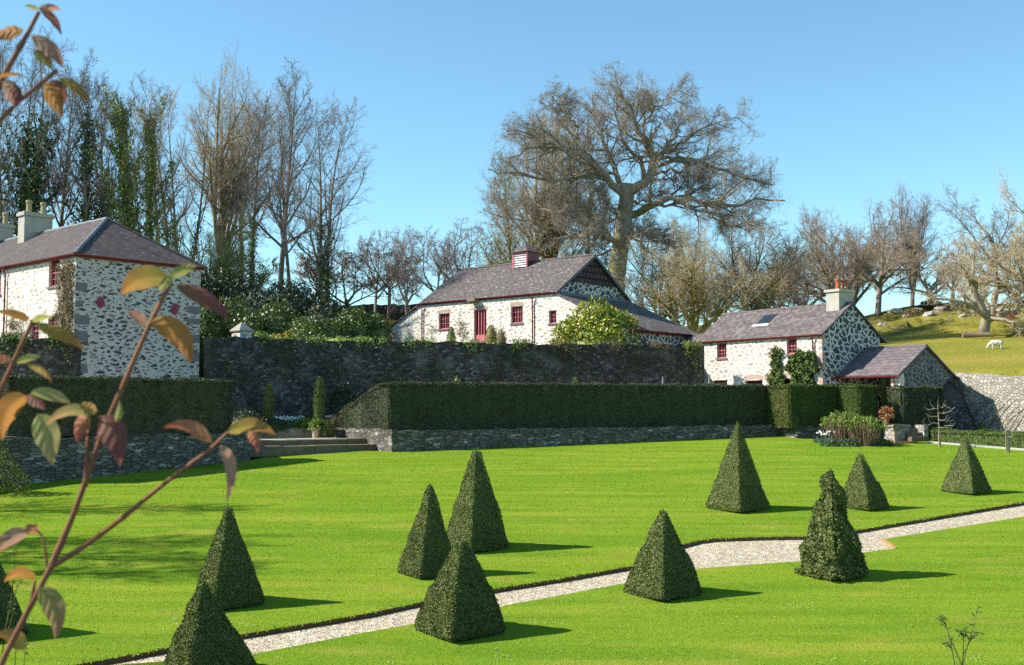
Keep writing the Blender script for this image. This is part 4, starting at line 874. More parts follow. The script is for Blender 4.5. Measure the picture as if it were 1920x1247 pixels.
c.face(cs[::-1]); c.tube([ap - Vector((0, 0, .08)), ap + Vector((0, 0, .06))], .04); c.build("cap", M['slate_barn'], tu)

# ---- the cottage on the right with its porch
cc_ = P(1541, 625.5, 57.8); ld = Vector((-.588, .809)); RZ3 = math.atan2(-.809, .588)
H3 = House("stone_cottage", cc_, RZ3, "two storey stone cottage with red gutters, a skylight and an open porch"); ze, L3, W3, zg = cc_.z, 9.0, 4.9, -1.1
zr = ze + 1.72
wa = opening(H3, 1344, 1362, 643, 671.5); wb = opening(H3, 1475, 1494, 634, 663.5); wc = opening(H3, 1398, 1430, 713, 742); wd = opening(H3, 1467, 1492, 709, 740); we = opening(H3, 1338, 1364, 713, 768)
mb = MB(); ops = [wa, wb, wc, wd, we]
wall_panel(mb, (-L3, 0, 0), (1, 0, 0), L3, zg, ze, [(o[0] + L3, o[1] + L3, o[2], o[3]) for o in ops]); mb.build("wall", M['cottage_wall'], H3.e)
mb = MB(); wall_panel(mb, (0, 0, 0), (0, 1, 0), W3, zg, ze, []); mb.face([(0, 0, ze), (0, W3, ze), (0, W3 / 2, zr)]); wall_panel(mb, (0, W3, 0), (-1, 0, 0), L3, zg, ze, [])
wall_panel(mb, (-L3, W3, 0), (0, -1, 0), W3, zg, ze, []); mb.face([(-L3, W3, ze), (-L3, 0, ze), (-L3, W3 / 2, zr)]); mb.build("gable_wall", M['cottage_gable'], H3.e)["label"] = "gable wall of dark stones ringed by white mortar"
z = zg + 1.8; rng = np.random.default_rng(8)
while z < ze - .2:
    hh = rng.uniform(.2, .36); qn = MB(); qn.box((-rng.uniform(.2, .45), -.008, z), (.008, rng.uniform(.14, .3), z + hh)); qn.build("quoin", M['brick'], H3.e); z += hh + .03 + (rng.random() < .3) * .4
for o in (wa, wb): window(H3, *o, cols=3, rows=4)
for o in (wc, wd): window(H3, *o, cols=2, rows=2, mat='red', fr=.08); brick_head(H3, o[0], o[1], o[3], hgt=.24, rise=.07)
dr = MB(); dr.box((we[0], .1, we[2]), (we[1], .16, we[3])); dr.build("door", M['darkred'], H3.e)
ov = .1; sl_ = 1.72 / (W3 / 2); zo = ze - ov * sl_ + .04; xl, xr = -L3 - .15, .1
rf = MB(); rf.slab([(xl, -ov, zo), (xr, -ov, zo), (xr, W3 / 2, zr + .04), (xl, W3 / 2, zr + .04)], .06); rf.slab([(xr, W3 + .35, ze - .35 * sl_ + .04), (xl, W3 + .35, ze - .35 * sl_ + .04), (xl, W3 / 2, zr + .04), (xr, W3 / 2, zr + .04)], .06)
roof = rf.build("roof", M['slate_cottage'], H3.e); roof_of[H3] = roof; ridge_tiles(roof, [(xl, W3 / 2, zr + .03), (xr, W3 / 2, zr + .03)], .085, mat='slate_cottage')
bg_ = MB()
bg_.slab([(xr + .003, -ov - .02, zo + .02), (xr + .003, -ov - .02, zo - .08), (xr + .003, W3 / 2, zr - .06), (xr + .003, W3 / 2, zr + .05)][::-1], .02); bg_.slab([(xr + .003, W3 / 2, zr + .05), (xr + .003, W3 / 2, zr - .06), (xr + .003, W3 + .35, ze - .35 * sl_ - .06), (xr + .003, W3 + .35, ze - .35 * sl_ + .05)][::-1], .02); bg_.build("verge", M['metal'], H3.e)
gutter(H3, (xl, -ov - .05, zo + .0), (xr + .05, -ov - .05, zo + .0)); fs = MB(); fs.box((xl, -.07, zo - .1), (xr - .03, -.045, zo + .0)); fs.build("fascia", M['red'], H3.e)
gutter(H3, (xr + .12, W3 + .4, ze - .35 * sl_ + .0), (xl, W3 + .4, ze - .35 * sl_ + .0), 'metal')
downpipe(H3, H3.loc(1526, 640).x, zg, zo - .02)
# skylight lying in the front slope
def on_roof(x, t, up): return (x, -ov + (W3 / 2 + ov) * t - up * .57, zo + (zr + .04 - zo) * t + up * .82)
s0 = H3.loc(1412, 611, .9).x; s1 = H3.loc(1434, 611, .9).x
sk = MB(); sk.slab([on_roof(s0, .50, .05), on_roof(s1, .50, .05), on_roof(s1, .80, .05), on_roof(s0, .80, .05)], .06); sk_ = sk.build("skylight", M['metal'], roof)
g = MB(); g.face([on_roof(s0 + .06, .53, .056), on_roof(s1 - .06, .53, .056), on_roof(s1 - .06, .77, .056), on_roof(s0 + .06, .77, .056)]); g.build("pane", M['glass'], sk_)
g = MB(); g.slab([on_roof(s0 - .22, .43, .012), on_roof(s1 + .1, .43, .012), on_roof(s1 + .1, .50, .012), on_roof(s0 - .22, .50, .012)], .01); g.build("flashing", M['louvre'], sk_)
cxx = H3.loc(1564, 585, W3 / 2 - .5).x; ztc = H3.loc(1564, 545, W3 / 2).z
ch = MB(); ch.box((cxx - .42, W3 / 2 - .62, zr - .9), (cxx + .42, W3 / 2 + .62, ztc - .14)); ch.box((cxx - .50, W3 / 2 - .70, ztc - .14), (cxx + .50, W3 / 2 + .70, ztc)); c3 = ch.build("chimney", M['render'], roof)
pot("chimney_pot", 'pot_red', [(r * .95, z * .95) for r, z in POT], (cxx, W3 / 2 - .12, ztc), c3)
pc = MB(); x0, y0 = cxx - .02, W3 / 2 + .30
for sx in (-1, 1):
    for sy in (-1, 1): pc.box((x0 + sx * .15 - .03, y0 + sy * .15 - .03, ztc), (x0 + sx * .15 + .03, y0 + sy * .15 + .03, ztc + .5))
pc.box((x0 - .19, y0 - .19, ztc + .5), (x0 + .19, y0 + .19, ztc + .58)); pc.box((x0 - .13, y0 - .13, ztc + .05), (x0 + .13, y0 + .13, ztc + .12)); pc.box((x0 - .19, y0 - .19, ztc), (x0 + .19, y0 + .19, ztc + .06)); pc.build("chimney_pot", M['pot_red'], c3)
# porch: gable end wall, back wall, corner post, roof
PX, PY0, PYR, PY1 = 3.75, 1.2, 3.45, 5.75; pe, pr = H3.loc(1567, 703, x=0.0).z, H3.loc(1733, 649, x=PX).z; pyR = (PY0 + PY1) / 2
mb = MB(); wall_panel(mb, (PX, PY0 + .18, 0), (0, 1, 0), PY1 - PY0 - .18, zg, pe, []); mb.face([(PX, PY0 + .18, pe), (PX, PY1, pe), (PX, pyR, pr), (PX, PY0 + .18, pe + .12)])
wall_panel(mb, (PX, PY1, 0), (-1, 0, 0), PX, zg, pe, []); wall_panel(mb, (0.03, PY1 - .4, 0), (1, 0, 0), PX - .06, zg, pe, []); wall_panel(mb, (PX - .3, PY1 - .4, 0), (0, -1, 0), PY1 - PY0 - .6, zg, pe + .1, [])
mb.build("porch_wall", M['porch_wall'], H3.e)
mb = MB(); mb.box((PX - .5, PY0, zg), (PX + .02, PY0 + .36, pe - .01)); mb.build("porch_post", M['cream'], H3.e)
rf = MB(); sp_ = (pr - pe) / (pyR - PY0); o2 = .22
rf.slab([(.012, PY0 - o2, pe - o2 * sp_ + .05), (PX + .1, PY0 - o2, pe - o2 * sp_ + .05), (PX + .1, pyR, pr + .05), (.012, pyR, pr + .05)], .06); rf.slab([(PX + .1, PY1 + o2, pe - o2 * sp_ + .05), (.012, PY1 + o2, pe - o2 * sp_ + .05), (.012, pyR, pr + .05), (PX + .1, pyR, pr + .05)], .06)
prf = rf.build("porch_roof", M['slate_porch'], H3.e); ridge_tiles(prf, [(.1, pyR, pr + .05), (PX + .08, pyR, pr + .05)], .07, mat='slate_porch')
fl = MB(); fl.slab([(.03, PY0 - o2, pe - o2 * sp_ + .10), (.06, PY0 - o2, pe - o2 * sp_ + .10), (.06, pyR, pr + .12), (.03, pyR, pr + .12)], .03); fl.build("flashing", M['render'], prf)
bb = MB(); bb.slab([(PX + .103, PY0 - o2, pe - o2 * sp_ + .06), (PX + .103, PY0 - o2, pe - o2 * sp_ - .06), (PX + .103, pyR, pr - .06), (PX + .103, pyR, pr + .06)][::-1], .02); bb.slab([(PX + .103, pyR, pr + .06), (PX + .103, pyR, pr - .06), (PX + .103, PY1 + o2, pe - o2 * sp_ - .06), (PX + .103, PY1 + o2, pe - o2 * sp_ + .06)][::-1], .02); bb.build("verge", M['metal'], prf)
gutter(H3, (.0, PY0 - o2 - .05, pe - o2 * sp_ + .0), (PX + .12, PY0 - o2 - .05, pe - o2 * sp_ + .0)); gutter(H3, (PX + .3, PY1 + o2 + .05, pe - o2 * sp_), (.1, PY1 + o2 + .05, pe - o2 * sp_), 'metal')
downpipe(H3, PX - .22, zg, pe - o2 * sp_ - .02, PY0 - .0, "downpipe")

# low slate roof between the barn and the cottage
ow = P(1285, 640, 66.0); o = House("outhouse", (ow.x, ow.y), RZ, "low slate roofed outhouse wedged between the barn and the cottage", "outhouse")
mb = MB(); zz = ow.z; mb.box((-1.2, 0, 1.5), (2.4, 3.0, zz - .3)); mb.build("wall", M['cottage_gable'], o.e)
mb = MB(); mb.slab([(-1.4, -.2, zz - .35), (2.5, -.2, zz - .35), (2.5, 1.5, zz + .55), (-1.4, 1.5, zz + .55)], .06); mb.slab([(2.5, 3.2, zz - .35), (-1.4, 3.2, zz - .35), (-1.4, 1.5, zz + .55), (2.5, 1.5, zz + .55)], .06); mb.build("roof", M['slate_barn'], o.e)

# pier with a pyramid cap behind the garden wall
pp = P(453, 634, 58.0); mb = MB(); w = .36; zt = P(453, 622, 58).z
mb.box((-w, -w, 2.4 - pp.z), (w, w, zt - pp.z)); pier = mb.build("stone_pier", M['cottage_wall']); pier.location = pp; pier.rotation_euler = (0, 0, RZ)
tag(pier, "square stone pier with a pyramid cap showing above the garden wall", "pier")
mb = MB(); e = w + .08; z0 = zt - pp.z; mb.box((-e, -e, z0), (e, e, z0 + .07))
for i in range(4):
    cs = [(-e, -e), (e, -e), (e, e), (-e, e)]; mb.face([(*cs[i], z0 + .07), (*cs[(i + 1) % 4], z0 + .07), (0, 0, z0 + .52)])
mb.build("cap", M['dressed'], pier)
# ------------------------------------------------------------------ bare trees
def resample(P_, m):
    P_ = np.asarray(P_, float); s = np.concatenate([[0], np.cumsum(np.linalg.norm(np.diff(P_, axis=0), axis=1))]); t = np.linspace(0, s[-1], m)
    out = np.stack([np.interp(t, s, P_[:, i]) for i in range(3)], 1)
    if len(P_) > 2:
        for _ in range(2): out[1:-1] = .25 * out[:-2] + .5 * out[1:-1] + .25 * out[2:]
    return out
def spawn(Pn, R, k, m, ratio, ang, up, wig, rr, tmin, rng, rmin, lmax=99, lmin=.15, fall=.6, angv=.22, droop=0.0, curl=0.0, tip=0.35):
    """k children on each parent branch, all at once"""
    N, mp, _ = Pn.shape; L = np.linalg.norm(np.diff(Pn, axis=1), axis=2).sum(1)
    par = np.repeat(np.arange(N), k); t = tmin + (1 - tmin) * ((np.tile(np.arange(k), N) + rng.random(N * k)) / k); t = np.minimum(t, .995)
    f = t * (mp - 1); i = np.minimum(f.astype(int), mp - 2); w = (f - i)[:, None]
    p = Pn[par, i] * (1 - w) + Pn[par, i + 1] * w; r0 = R[par, i] * (1 - w[:, 0]) + R[par, i + 1] * w[:, 0]; T = unit(Pn[par, i + 1] - Pn[par, i])
    az = np.tile(np.arange(k), N) * 2.4 + np.repeat(rng.random(N) * 6.28, k) + rng.normal(0, .5, N * k)
    ref = np.where(np.abs(T[:, 2:3]) > .9, np.array([1., 0, 0]), np.array([0, 0, 1.])); A = unit(np.cross(T, ref)); B = np.cross(T, A)
    a = np.clip(ang + rng.normal(0, angv, N * k), .15, 1.7)[:, None]
    d = np.cos(a) * T + np.sin(a) * (np.cos(az)[:, None] * A + np.sin(az)[:, None] * B)
    Lc = np.clip(L[par] * ratio * (1 - fall * t) * rng.uniform(.65, 1.3, N * k), lmin, lmax); st = (Lc / (m - 1))[:, None]
    pts = [p]; d = unit(d); cv = rng.normal(0, curl, (N * k, 3))
    for j in range(m - 1):
        d = unit(d + rng.normal(0, wig, (N * k, 3)) + cv + np.array([0, 0, up - droop * (j / m)])); pts.append(pts[-1] + d * st)
    C = np.stack(pts, 1); rb = np.maximum(np.minimum(r0 * .92, r0 * rr * rng.uniform(.7, 1.15, N * k)), rmin)
    return C, rb[:, None] * np.linspace(1, tip, m)[None] * np.ones((N * k, 1))
def grow(P0, R0, levels, rng):
    out = [(P0, R0)]
    for lv in levels: out.append(spawn(*out[-1], rng=rng, **lv))
    return out
def tree_meshes(name, out, split, sides, extra=None):
    a = [tubes(p, r, sides[i]) for i, (p, r) in enumerate(out)]
    return np_mesh(name + "_trunk", *merge(a[:split]), True), np_mesh(name + "_twigs", *merge(a[split:]), False)
TREES = {}
def real_h(out): return float(np.percentile(out[-1][0][:, -1, 2], 99.7))
def tall(name, seed, H=20.0, k1=24, t0=.34, ang=.62, ratio=.34, stems=1, fork=None, k2=9, k3=7, k4=6, up=.09, lean=0.0):
    rng = np.random.default_rng(seed); tr = []
    for s in range(stems):
        x = (s - (stems - 1) / 2) * .7; p = [(x, 0, -.8), (x, 0, 0)]; q = np.array([x, 0., 0]); d = np.array([(s - (stems - 1) / 2) * .10 + lean, rng.normal(0, .03), 1.])
        for j in range(9): d = d + rng.normal(0, .035, 3) * [1, 1, 0]; q = q + d / np.linalg.norm(d) * H / 9.2; p.append(q.copy())
        tr.append(resample(p, 14))
    P0 = np.array(tr); R0 = np.linspace(1, .10, 14)[None] ** 1.0 * np.array([.30 if stems == 1 else .24] * stems)[:, None]; R0[:, 0] *= 1.35; R0[:, 1] *= 1.1
    lv = [dict(k=k1 // stems + 2, m=8, ratio=ratio, ang=ang, up=up, wig=.10, rr=.55, tmin=t0, rmin=.035, fall=.62),
          dict(k=k2, m=6, ratio=.44, ang=.70, up=.05, wig=.14, rr=.55, tmin=.15, rmin=.018, fall=.45),
          dict(k=k3, m=4, ratio=.46, ang=.75, up=.04, wig=.18, rr=.6, tmin=.15, rmin=.0095, fall=.35, lmax=1.6),
          dict(k=k4, m=3, ratio=.55, ang=.75, up=.03, wig=.2, rr=.7, tmin=.1, rmin=.0062, fall=.2, lmax=.8)]
    out = grow(P0, R0, lv, rng); TREES[name] = (*tree_meshes(name, out, 2, [10, 6, 4, 3, 3]), real_h(out), out)
def broad(name, seed, H=12.0, trunkh=.28, nl=7, spread=.85, k2=10, k3=8, k4=6, k5=4, droop=0.0, r=.36, wig=.17, up=.05, tw=1.0):
    rng = np.random.default_rng(seed); q = np.array([0., 0, 0]); p = [(0, 0, -.8), (0, 0, 0)]; d = np.array([rng.normal(0, .12), rng.normal(0, .12), 1.])
    for j in range(4): d = d + rng.normal(0, .10, 3) * [1, 1, 0]; q = q + d / np.linalg.norm(d) * H * trunkh / 4; p.append(q.copy())
    P0 = resample(p, 8)[None]; R0 = np.array([[1.5, 1.12, 1.0, .95, .92, .88, .85, .8]]) * r
    base = P0[0, -1]; limbs = []; rad = []
    for i in range(nl):
        az = i * 6.283 / nl + rng.normal(0, .3); el = spread * rng.uniform(.45, 1.15) if i else .12; d = np.array([math.cos(az) * math.sin(el), math.sin(az) * math.sin(el), math.cos(el)]); q = base - [0, 0, rng.uniform(0, H * trunkh * .35)]; pts = [q.copy()]; L = H * (1 - trunkh) * rng.uniform(.85, 1.1)
        for j in range(9): d = unit(d + rng.normal(0, wig, 3) + [0, 0, up * 1.2 - droop * j * .02]); q = q + d * L / 9; pts.append(q.copy())
        limbs.append(resample(pts, 12)); rad.append(r * rng.uniform(.42, .66) * np.linspace(1, .14, 12))
    PL_, RL_ = np.array(limbs), np.array(rad)
    lv = [dict(k=k2, m=8, ratio=.52, ang=.72, up=up, wig=wig, rr=.6, tmin=.18, rmin=.03, fall=.55, droop=droop),
          dict(k=k3, m=6, ratio=.46, ang=.75, up=up * .8, wig=wig, rr=.6, tmin=.12, rmin=.016, fall=.4, droop=droop),
          dict(k=k4, m=4, ratio=.48, ang=.8, up=.03, wig=wig, rr=.6, tmin=.1, rmin=.0095 * tw, fall=.3, lmax=1.4),
          dict(k=k5, m=3, ratio=.55, ang=.8, up=.02, wig=.2, rr=.7, tmin=.1, rmin=.0065 * tw, fall=.2, lmax=.75)]
    out = [(P0, R0)] + grow(PL_, RL_, lv, rng); TREES[name] = (*tree_meshes(name, out, 3, [12, 8, 6, 4, 3, 3]), real_h(out), out)
tall("wood_a", 1, t0=.30, k1=28, ang=.74, ratio=.40); tall("wood_b", 2, stems=2, t0=.22, k1=32, ang=.80, ratio=.42); tall("wood_c", 3, k1=22, t0=.42, ratio=.32, ang=.6, k2=9, k3=7); tall("wood_d", 4, stems=3, t0=.3, k1=38, ang=.82, ratio=.42, k3=7)
broad("spread_a", 5, H=12, k2=11, k3=9, k4=6, k5=5, nl=8, spread=1.0); broad("spread_b", 6, H=12, nl=7, spread=1.05, k2=11, k3=8, k4=6, k5=4, wig=.22, up=.03); broad("spread_c", 7, H=12, trunkh=.2, nl=9, spread=.85, k2=12, k3=9, k4=6, k5=4, tw=1.2)
broad("far_a", 8, H=9, trunkh=.38, nl=6, spread=.85, k2=9, k3=6, k4=5, k5=3, r=.17, tw=1.0); broad("gnarl", 9, H=8, trunkh=.24, nl=6, spread=1.2, k2=10, k3=8, k4=5, k5=3, wig=.28, up=.02, r=.42); broad("wood_e", 10, H=20, trunkh=.22, nl=7, spread=.5, k2=12, k3=9, k4=6, k5=4, r=.5, up=.07, wig=.14)
def leafy(out, lvl, per, size, rng, zmax=None, spread=.6, sel=None, rfac=1.0):
    """ivy leaves clothing the branches of one level up to a height"""
    Cs, Ns = [], []
    for l in lvl:
        Pn, R = out[l]
        for i in range(len(Pn)):
            if sel is not None and not sel(Pn[i]): continue
            L = np.linalg.norm(np.diff(Pn[i], axis=0), axis=1).sum(); n = int(L * per); t = rng.random(n) * (Pn.shape[1] - 1.001); k = t.astype(int); w = (t - k)[:, None]
            c = Pn[i][k] * (1 - w) + Pn[i][k + 1] * w; N = rand_unit(n, rng); N[:, 2] *= .5; N = unit(N); lump = .55 + .75 * np.sin(c[:, 2] * 1.7 + i) * np.sin(c[:, 2] * .6 + 2 * i + np.arctan2(N[:, 1], N[:, 0]) * 2)
            Cs.append(c + N * ((R[i][k] + spread * lump * rng.uniform(.15, 1, n) ** .7 * rfac))[:, None]); Ns.append(N)
    C, N = np.concatenate(Cs), np.concatenate(Ns)
    if zmax is not None: keep = C[:, 2] < zmax * rng.uniform(.85, 1.08, len(C)); C, N = C[keep], N[keep]
    n = len(C); D = unit(rand_unit(n, rng) + np.array([0, 0, -.6])); return cards(C, D, unit(N + rand_unit(n, rng) * .6), size * rng.uniform(.7, 1.3, n), size * .75 * rng.uniform(.7, 1.3, n), rng)
NAMES = {}
def tree(kind, px, D, top, label, group, bark='bark_grey', twig='twig_purple', wide=1.0, rz=None, ivy=None, name="bare_tree", base=None, leaves=None, tilt=0.0):
    tm, cm, H, out = TREES[kind]; x = X_at(px, D); z = lz(x, D) if base is None else base; zt = P(px, top, D).z; s = (zt - z) / H
    rz = random.uniform(0, 6.28) if rz is None else rz
    e = empty(name, (x, D, z), rz, label, "tree", group, (s * wide, s * wide, s)); e.rotation_euler = (tilt * math.sin(-rz), tilt * math.cos(rz), rz)
    for me, nm, mt in ((tm, "trunk", bark), (cm, "crown", twig)):
        o = bpy.data.objects.new(nm, me); COL.objects.link(o); o.parent = e
        if not me.materials: me.materials.append(M[mt])
        o.material_slots[0].link = 'OBJECT'; o.material_slots[0].material = M[mt]
    if ivy:
        rng = np.random.default_rng(abs(int(px)) + 5); V, F = leafy(out, ivy.get('lv', [0]), ivy.get('per', 60), ivy.get('size', .2) / s, rng, ivy['h'] / s, ivy.get('w', .7) / s, rfac=1.0)
        if ivy.get('limb'):
            V2, F2 = leafy(out, [1], ivy['limb'], ivy.get('size', .2) / s, rng, ivy['h'] / s, ivy.get('w', .7) * .55 / s); V, F = merge([(V, F), (V2, F2)])
        link("ivy", np_mesh("ivy", V, F), M[ivy.get('mat', 'ivy')], e)
    if leaves:
        rng = np.random.default_rng(abs(int(px)) + 9); Pn = out[-1][0]; n = leaves[0]; c = Pn[rng.integers(0, len(Pn), n), rng.integers(0, Pn.shape[1], n)]; V, F = cards(c, rand_unit(n, rng), rand_unit(n, rng), leaves[2] / s * rng.uniform(.7, 1.3, n), leaves[2] * .6 / s, rng)
        link("leaves", np_mesh("leaves", V, F), M[leaves[1]], e)
    return e
G1, G2, G3, G4 = "bare trees of the wood behind the house", "distant bare trees on the skyline", "trees round the big spreading tree", "bare trees on the right hillside"
# the wood on the left
tree("wood_b", 606, 76, 178, "dark twin stemmed bare tree with ivy on its foot, rightmost of the wood", G1, 'bark_grey', wide=1.0, rz=1.2, ivy=dict(h=7.5, w=.45, per=110, size=.17))
tree("wood_a", 521, 79, 112, "tall straight bare tree with a purple crown, left of the twin stemmed tree", G1, wide=.95, rz=.4)
tree("wood_c", 471, 76, 190, "slim bare tree with an ivy sleeved lower trunk between two taller trees", G1, wide=.9, rz=2.2, ivy=dict(h=7, w=.32, per=120, size=.16))
tree("wood_c", 547, 82, 205, "thin pale trunked bare tree close behind the tall purple crowned one", G1, 'bark_oak', 'twig_tan', .85, .9)
tree("wood_e", 400, 84, 128, "great bare tree with pale spreading limbs above the hipped roof", G1, 'bark_oak', 'twig_tan', .82, 2.6)
tree("wood_d", 335, 80, 140, "many stemmed bare tree with ivy at its foot behind the roof corner", G1, 'bark_grey', 'twig_tan', .75, .2, ivy=dict(h=7, w=.5, per=70))
tree("wood_d", 252, 73, 150, "bare topped tree smothered in sunlit ivy behind the roof ridge", G1, 'bark_grey', 'twig_purple', .62, 1.0, ivy=dict(h=16.5, w=1.0, per=130, size=.24, limb=26, mat='ivy_light'))
tree("wood_a", 190, 78, 150, "ivy clad tree with a dense bushy middle behind the ridge end", G1, 'bark_grey', 'twig_purple', .8, 4.0, ivy=dict(h=9, w=1.4, per=150, size=.26, limb=14))
tree("wood_c", 140, 71, 112, "slender tree wrapped in a dark column of ivy right of the chimney", G1, wide=1.1, rz=5, ivy=dict(h=13.5, w=.65, per=130, size=.22))
tree("wood_a", 100, 80, 95, "ivy trunked tree rising straight above the two chimney pots", G1, wide=.85, rz=5.3)
tree("wood_b", 42, 72, 60, "dark ivy laden forked tree above the chimney", G1, wide=.85, rz=.3, ivy=dict(h=12.5, w=1.15, per=170, size=.25, limb=18))
tree("wood_d", -12, 74, 40, "ivy laden tree at the left edge of the picture", G1, wide=.8, rz=2.0)
tree("wood_a", 298, 95, 150, "hazy bare tree deep in the wood behind the many stemmed one", G1, wide=.95, rz=3.3)
tree("wood_a", 452, 97, 165, "hazy bare tree deep in the wood left of the slim ivy sleeved one", G1, 'bark_grey', 'twig_purple', .9, 1.7)
tree("far_a", 655, 84, 468, "small beech holding withered copper leaves right of the twin stemmed tree", G1, 'bark_grey', 'twig_brown', 1.5, 1.0, leaves=(1800, 'copper', .14))
tree("far_a", 575, 90, 470, "small beech with copper leaves behind the twin stemmed tree", G1, 'bark_grey', 'twig_brown', 1.4, 2.5, leaves=(900, 'copper', .14))
tree("spread_a", 452, 74, 440, "low olive thicket tree behind the dark laurels", G1, 'bark_moss', 'twig_olive', 1.2, .5, leaves=(2500, 'budleaf', .14))
tree("spread_c", 390, 76, 400, "tangled olive undergrowth tree beside the roof eave", G1, 'bark_moss', 'twig_olive', .9, 1.5)
# skyline
tree("far_a", 702, 104, 440, "leaning bare tree on the skyline, leftmost of the distant row", G2, 'bark_grey', 'twig_far', 1.0, 4.1, tilt=.12)
tree("far_a", 728, 106, 428, "upright distant bare tree with a rounded crown, second of the row", G2, 'bark_grey', 'twig_far', .95, 1.2)
tree("spread_b", 762, 102, 422, "forked distant bare tree next to the barn roof slope", G2, 'bark_grey', 'twig_far', .62, 3.0)
tree("far_a", 842, 108, 430, "distant bare tree rising behind the left half of the barn roof", G2, 'bark_grey', 'twig_far', 1.1, 5.2)
tree("far_a", 893, 110, 420, "distant bare tree behind the barn ridge left of the turret", G2, 'bark_grey', 'twig_far', 1.15, .3)
tree("far_a", 935, 112, 430, "distant olive tinted tree just left of the turret", G2, 'bark_moss', 'twig_olive', 1.0, 2.0)
# the big spreading tree: main limbs laid out one by one
def big_tree():
    rng = np.random.default_rng(42); D = 92.0; zx = lambda a, b: (880 + a / 2.598, 80 + b / 2.598)
    base = P(*zx(712, 1120), D); zb = lz(base.x, D); o = Vector((base.x, D, zb))
    def W_(pts, dy, dy0=0.0, m=14):
        q = []
        for i, (a, b) in enumerate(pts):
            t = i / max(1, len(pts) - 1); v = P(*zx(a, b), D); q.append((v.x - o.x, dy0 + (dy - dy0) * t ** .8, v.z - o.z))
        return resample(q, m)
    trunk = [(700, 1330), (708, 1230), (715, 1120), (735, 1000), (752, 900), (760, 800), (775, 690)]
    tr = W_(trunk, 0, 0, 12); tr[0, 2] = -1.0; TR = np.array([1.55, 1.25, 1.12, 1.05, 1.0, .97, .94, .92, .88, .84, .8, .76]) * .76
    limbs = [([(775, 690), (830, 650), (890, 590), (905, 530), (890, 470), (845, 420), (800, 370), (785, 300), (740, 230), (720, 170)], -2.5, .42),
     ([(900, 545), (980, 520), (1060, 540), (1160, 580), (1280, 650), (1430, 695)], -4, .20), ([(905, 530), (960, 440), (1000, 370), (1050, 290), (1090, 210)], 3, .20), ([(930, 500), (1040, 470), (1150, 480), (1260, 520), (1390, 560)], 4, .17),
     ([(890, 590), (960, 570), (1040, 600), (1100, 650), (1150, 700)], -3, .15), ([(960, 470), (1060, 400), (1160, 360), (1280, 350)], -4.5, .13),
     ([(765, 815), (850, 790), (930, 740), (985, 715), (1040, 760), (1150, 765), (1250, 790), (1380, 770), (1480, 775)], -4, .33), ([(1000, 730), (1080, 800), (1180, 840), (1290, 880), (1340, 940)], -6, .15), ([(1150, 765), (1200, 830), (1260, 860), (1400, 850)], 1, .10),
     ([(735, 1000), (700, 960), (640, 935), (560, 935), (470, 975), (390, 995)], -6, .30), ([(650, 935), (590, 870), (560, 800), (470, 770), (380, 720)], -4, .18), ([(750, 900), (860, 930), (950, 1000), (1010, 1050), (1080, 1150)], -5, .17), ([(755, 880), (700, 930), (640, 830), (590, 780), (560, 700)], 4, .18),
     ([(765, 720), (720, 690), (650, 610), (600, 560), (520, 480), (430, 460), (300, 480), (190, 540)], -3, .36), ([(640, 600), (570, 510), (525, 420), (510, 300), (470, 200), (440, 110)], 3, .22), ([(775, 690), (715, 600), (695, 480), (650, 350), (620, 230), (610, 120)], 2, .28),
     ([(830, 650), (850, 560), (790, 500), (720, 420), (690, 320), (690, 200)], -4, .22), ([(620, 580), (500, 630), (380, 650), (240, 640), (100, 625)], -5, .22), ([(540, 500), (420, 400), (330, 350), (250, 330)], 4, .15), ([(480, 470), (350, 430), (230, 400), (160, 420)], -5, .14),
     ([(800, 370), (870, 290), (930, 220), (1000, 180)], -3, .14), ([(740, 240), (800, 190), (880, 160)], 2, .10), ([(745, 950), (820, 900), (900, 870), (1000, 850)], 4, .13), ([(750, 860), (690, 800), (640, 720), (600, 700)], -3, .13), ([(770, 740), (830, 720), (900, 690), (960, 640)], 3, .12), ([(740, 960), (680, 1000), (600, 1010), (540, 1040)], 3, .13), ([(760, 830), (800, 880), (880, 960), (920, 1040), (960, 1120)], 5, .15), ([(560, 930), (440, 900), (300, 860), (150, 830), (70, 800)], -2, .15), ([(470, 780), (330, 760), (200, 720), (90, 690)], 4, .14), ([(530, 330), (440, 260), (380, 200)], -3, .10)]
    PLm = np.array([W_(l, dy) for l, dy, r in limbs]); RL = np.array([r * np.linspace(1, .16, 14) for l, dy, r in limbs])
    PLm[:, 1:-1] += rng.normal(0, .12, PLm[:, 1:-1].shape)
    PLm[..., 2] = np.where(PLm[..., 2] > 6, 6 + (PLm[..., 2] - 6) * .90, PLm[..., 2])
    lv = [dict(k=19, m=8, ratio=.38, ang=.78, up=.03, wig=.17, rr=.5, tmin=.16, rmin=.035, fall=.35, lmax=6.2, lmin=1.5),
          dict(k=9, m=6, ratio=.46, ang=.75, up=.03, wig=.17, rr=.55, tmin=.12, rmin=.016, fall=.4),
          dict(k=7, m=4, ratio=.50, ang=.8, up=.02, wig=.18, rr=.6, tmin=.1, rmin=.010, fall=.3, lmax=1.5),
          dict(k=5, m=3, ratio=.55, ang=.8, up=.02, wig=.2, rr=.7, tmin=.1, rmin=.0065, fall=.2, lmax=.8)]
    out = [(tr[None], TR[None])] + grow(PLm, RL, lv, rng)
    cxm = (1178 - 1154) * D / FPX; czm = P(1178, 372, D).z - zb; rx, rz_ = 262 * D / FPX, 240 * D / FPX      # the crown is a broad dome
    for i in range(2, len(out)):
        Pn, R = out[i]; tip = Pn[:, -1]; w = np.where(tip[:, 2] > czm, rz_, rz_ * 1.15); ok = ((tip[:, 0] - cxm) / rx) ** 2 + ((tip[:, 2] - czm) / w) ** 2 < rng.uniform(.86, 1.12, len(tip)); out[i] = (Pn[ok], R[ok])
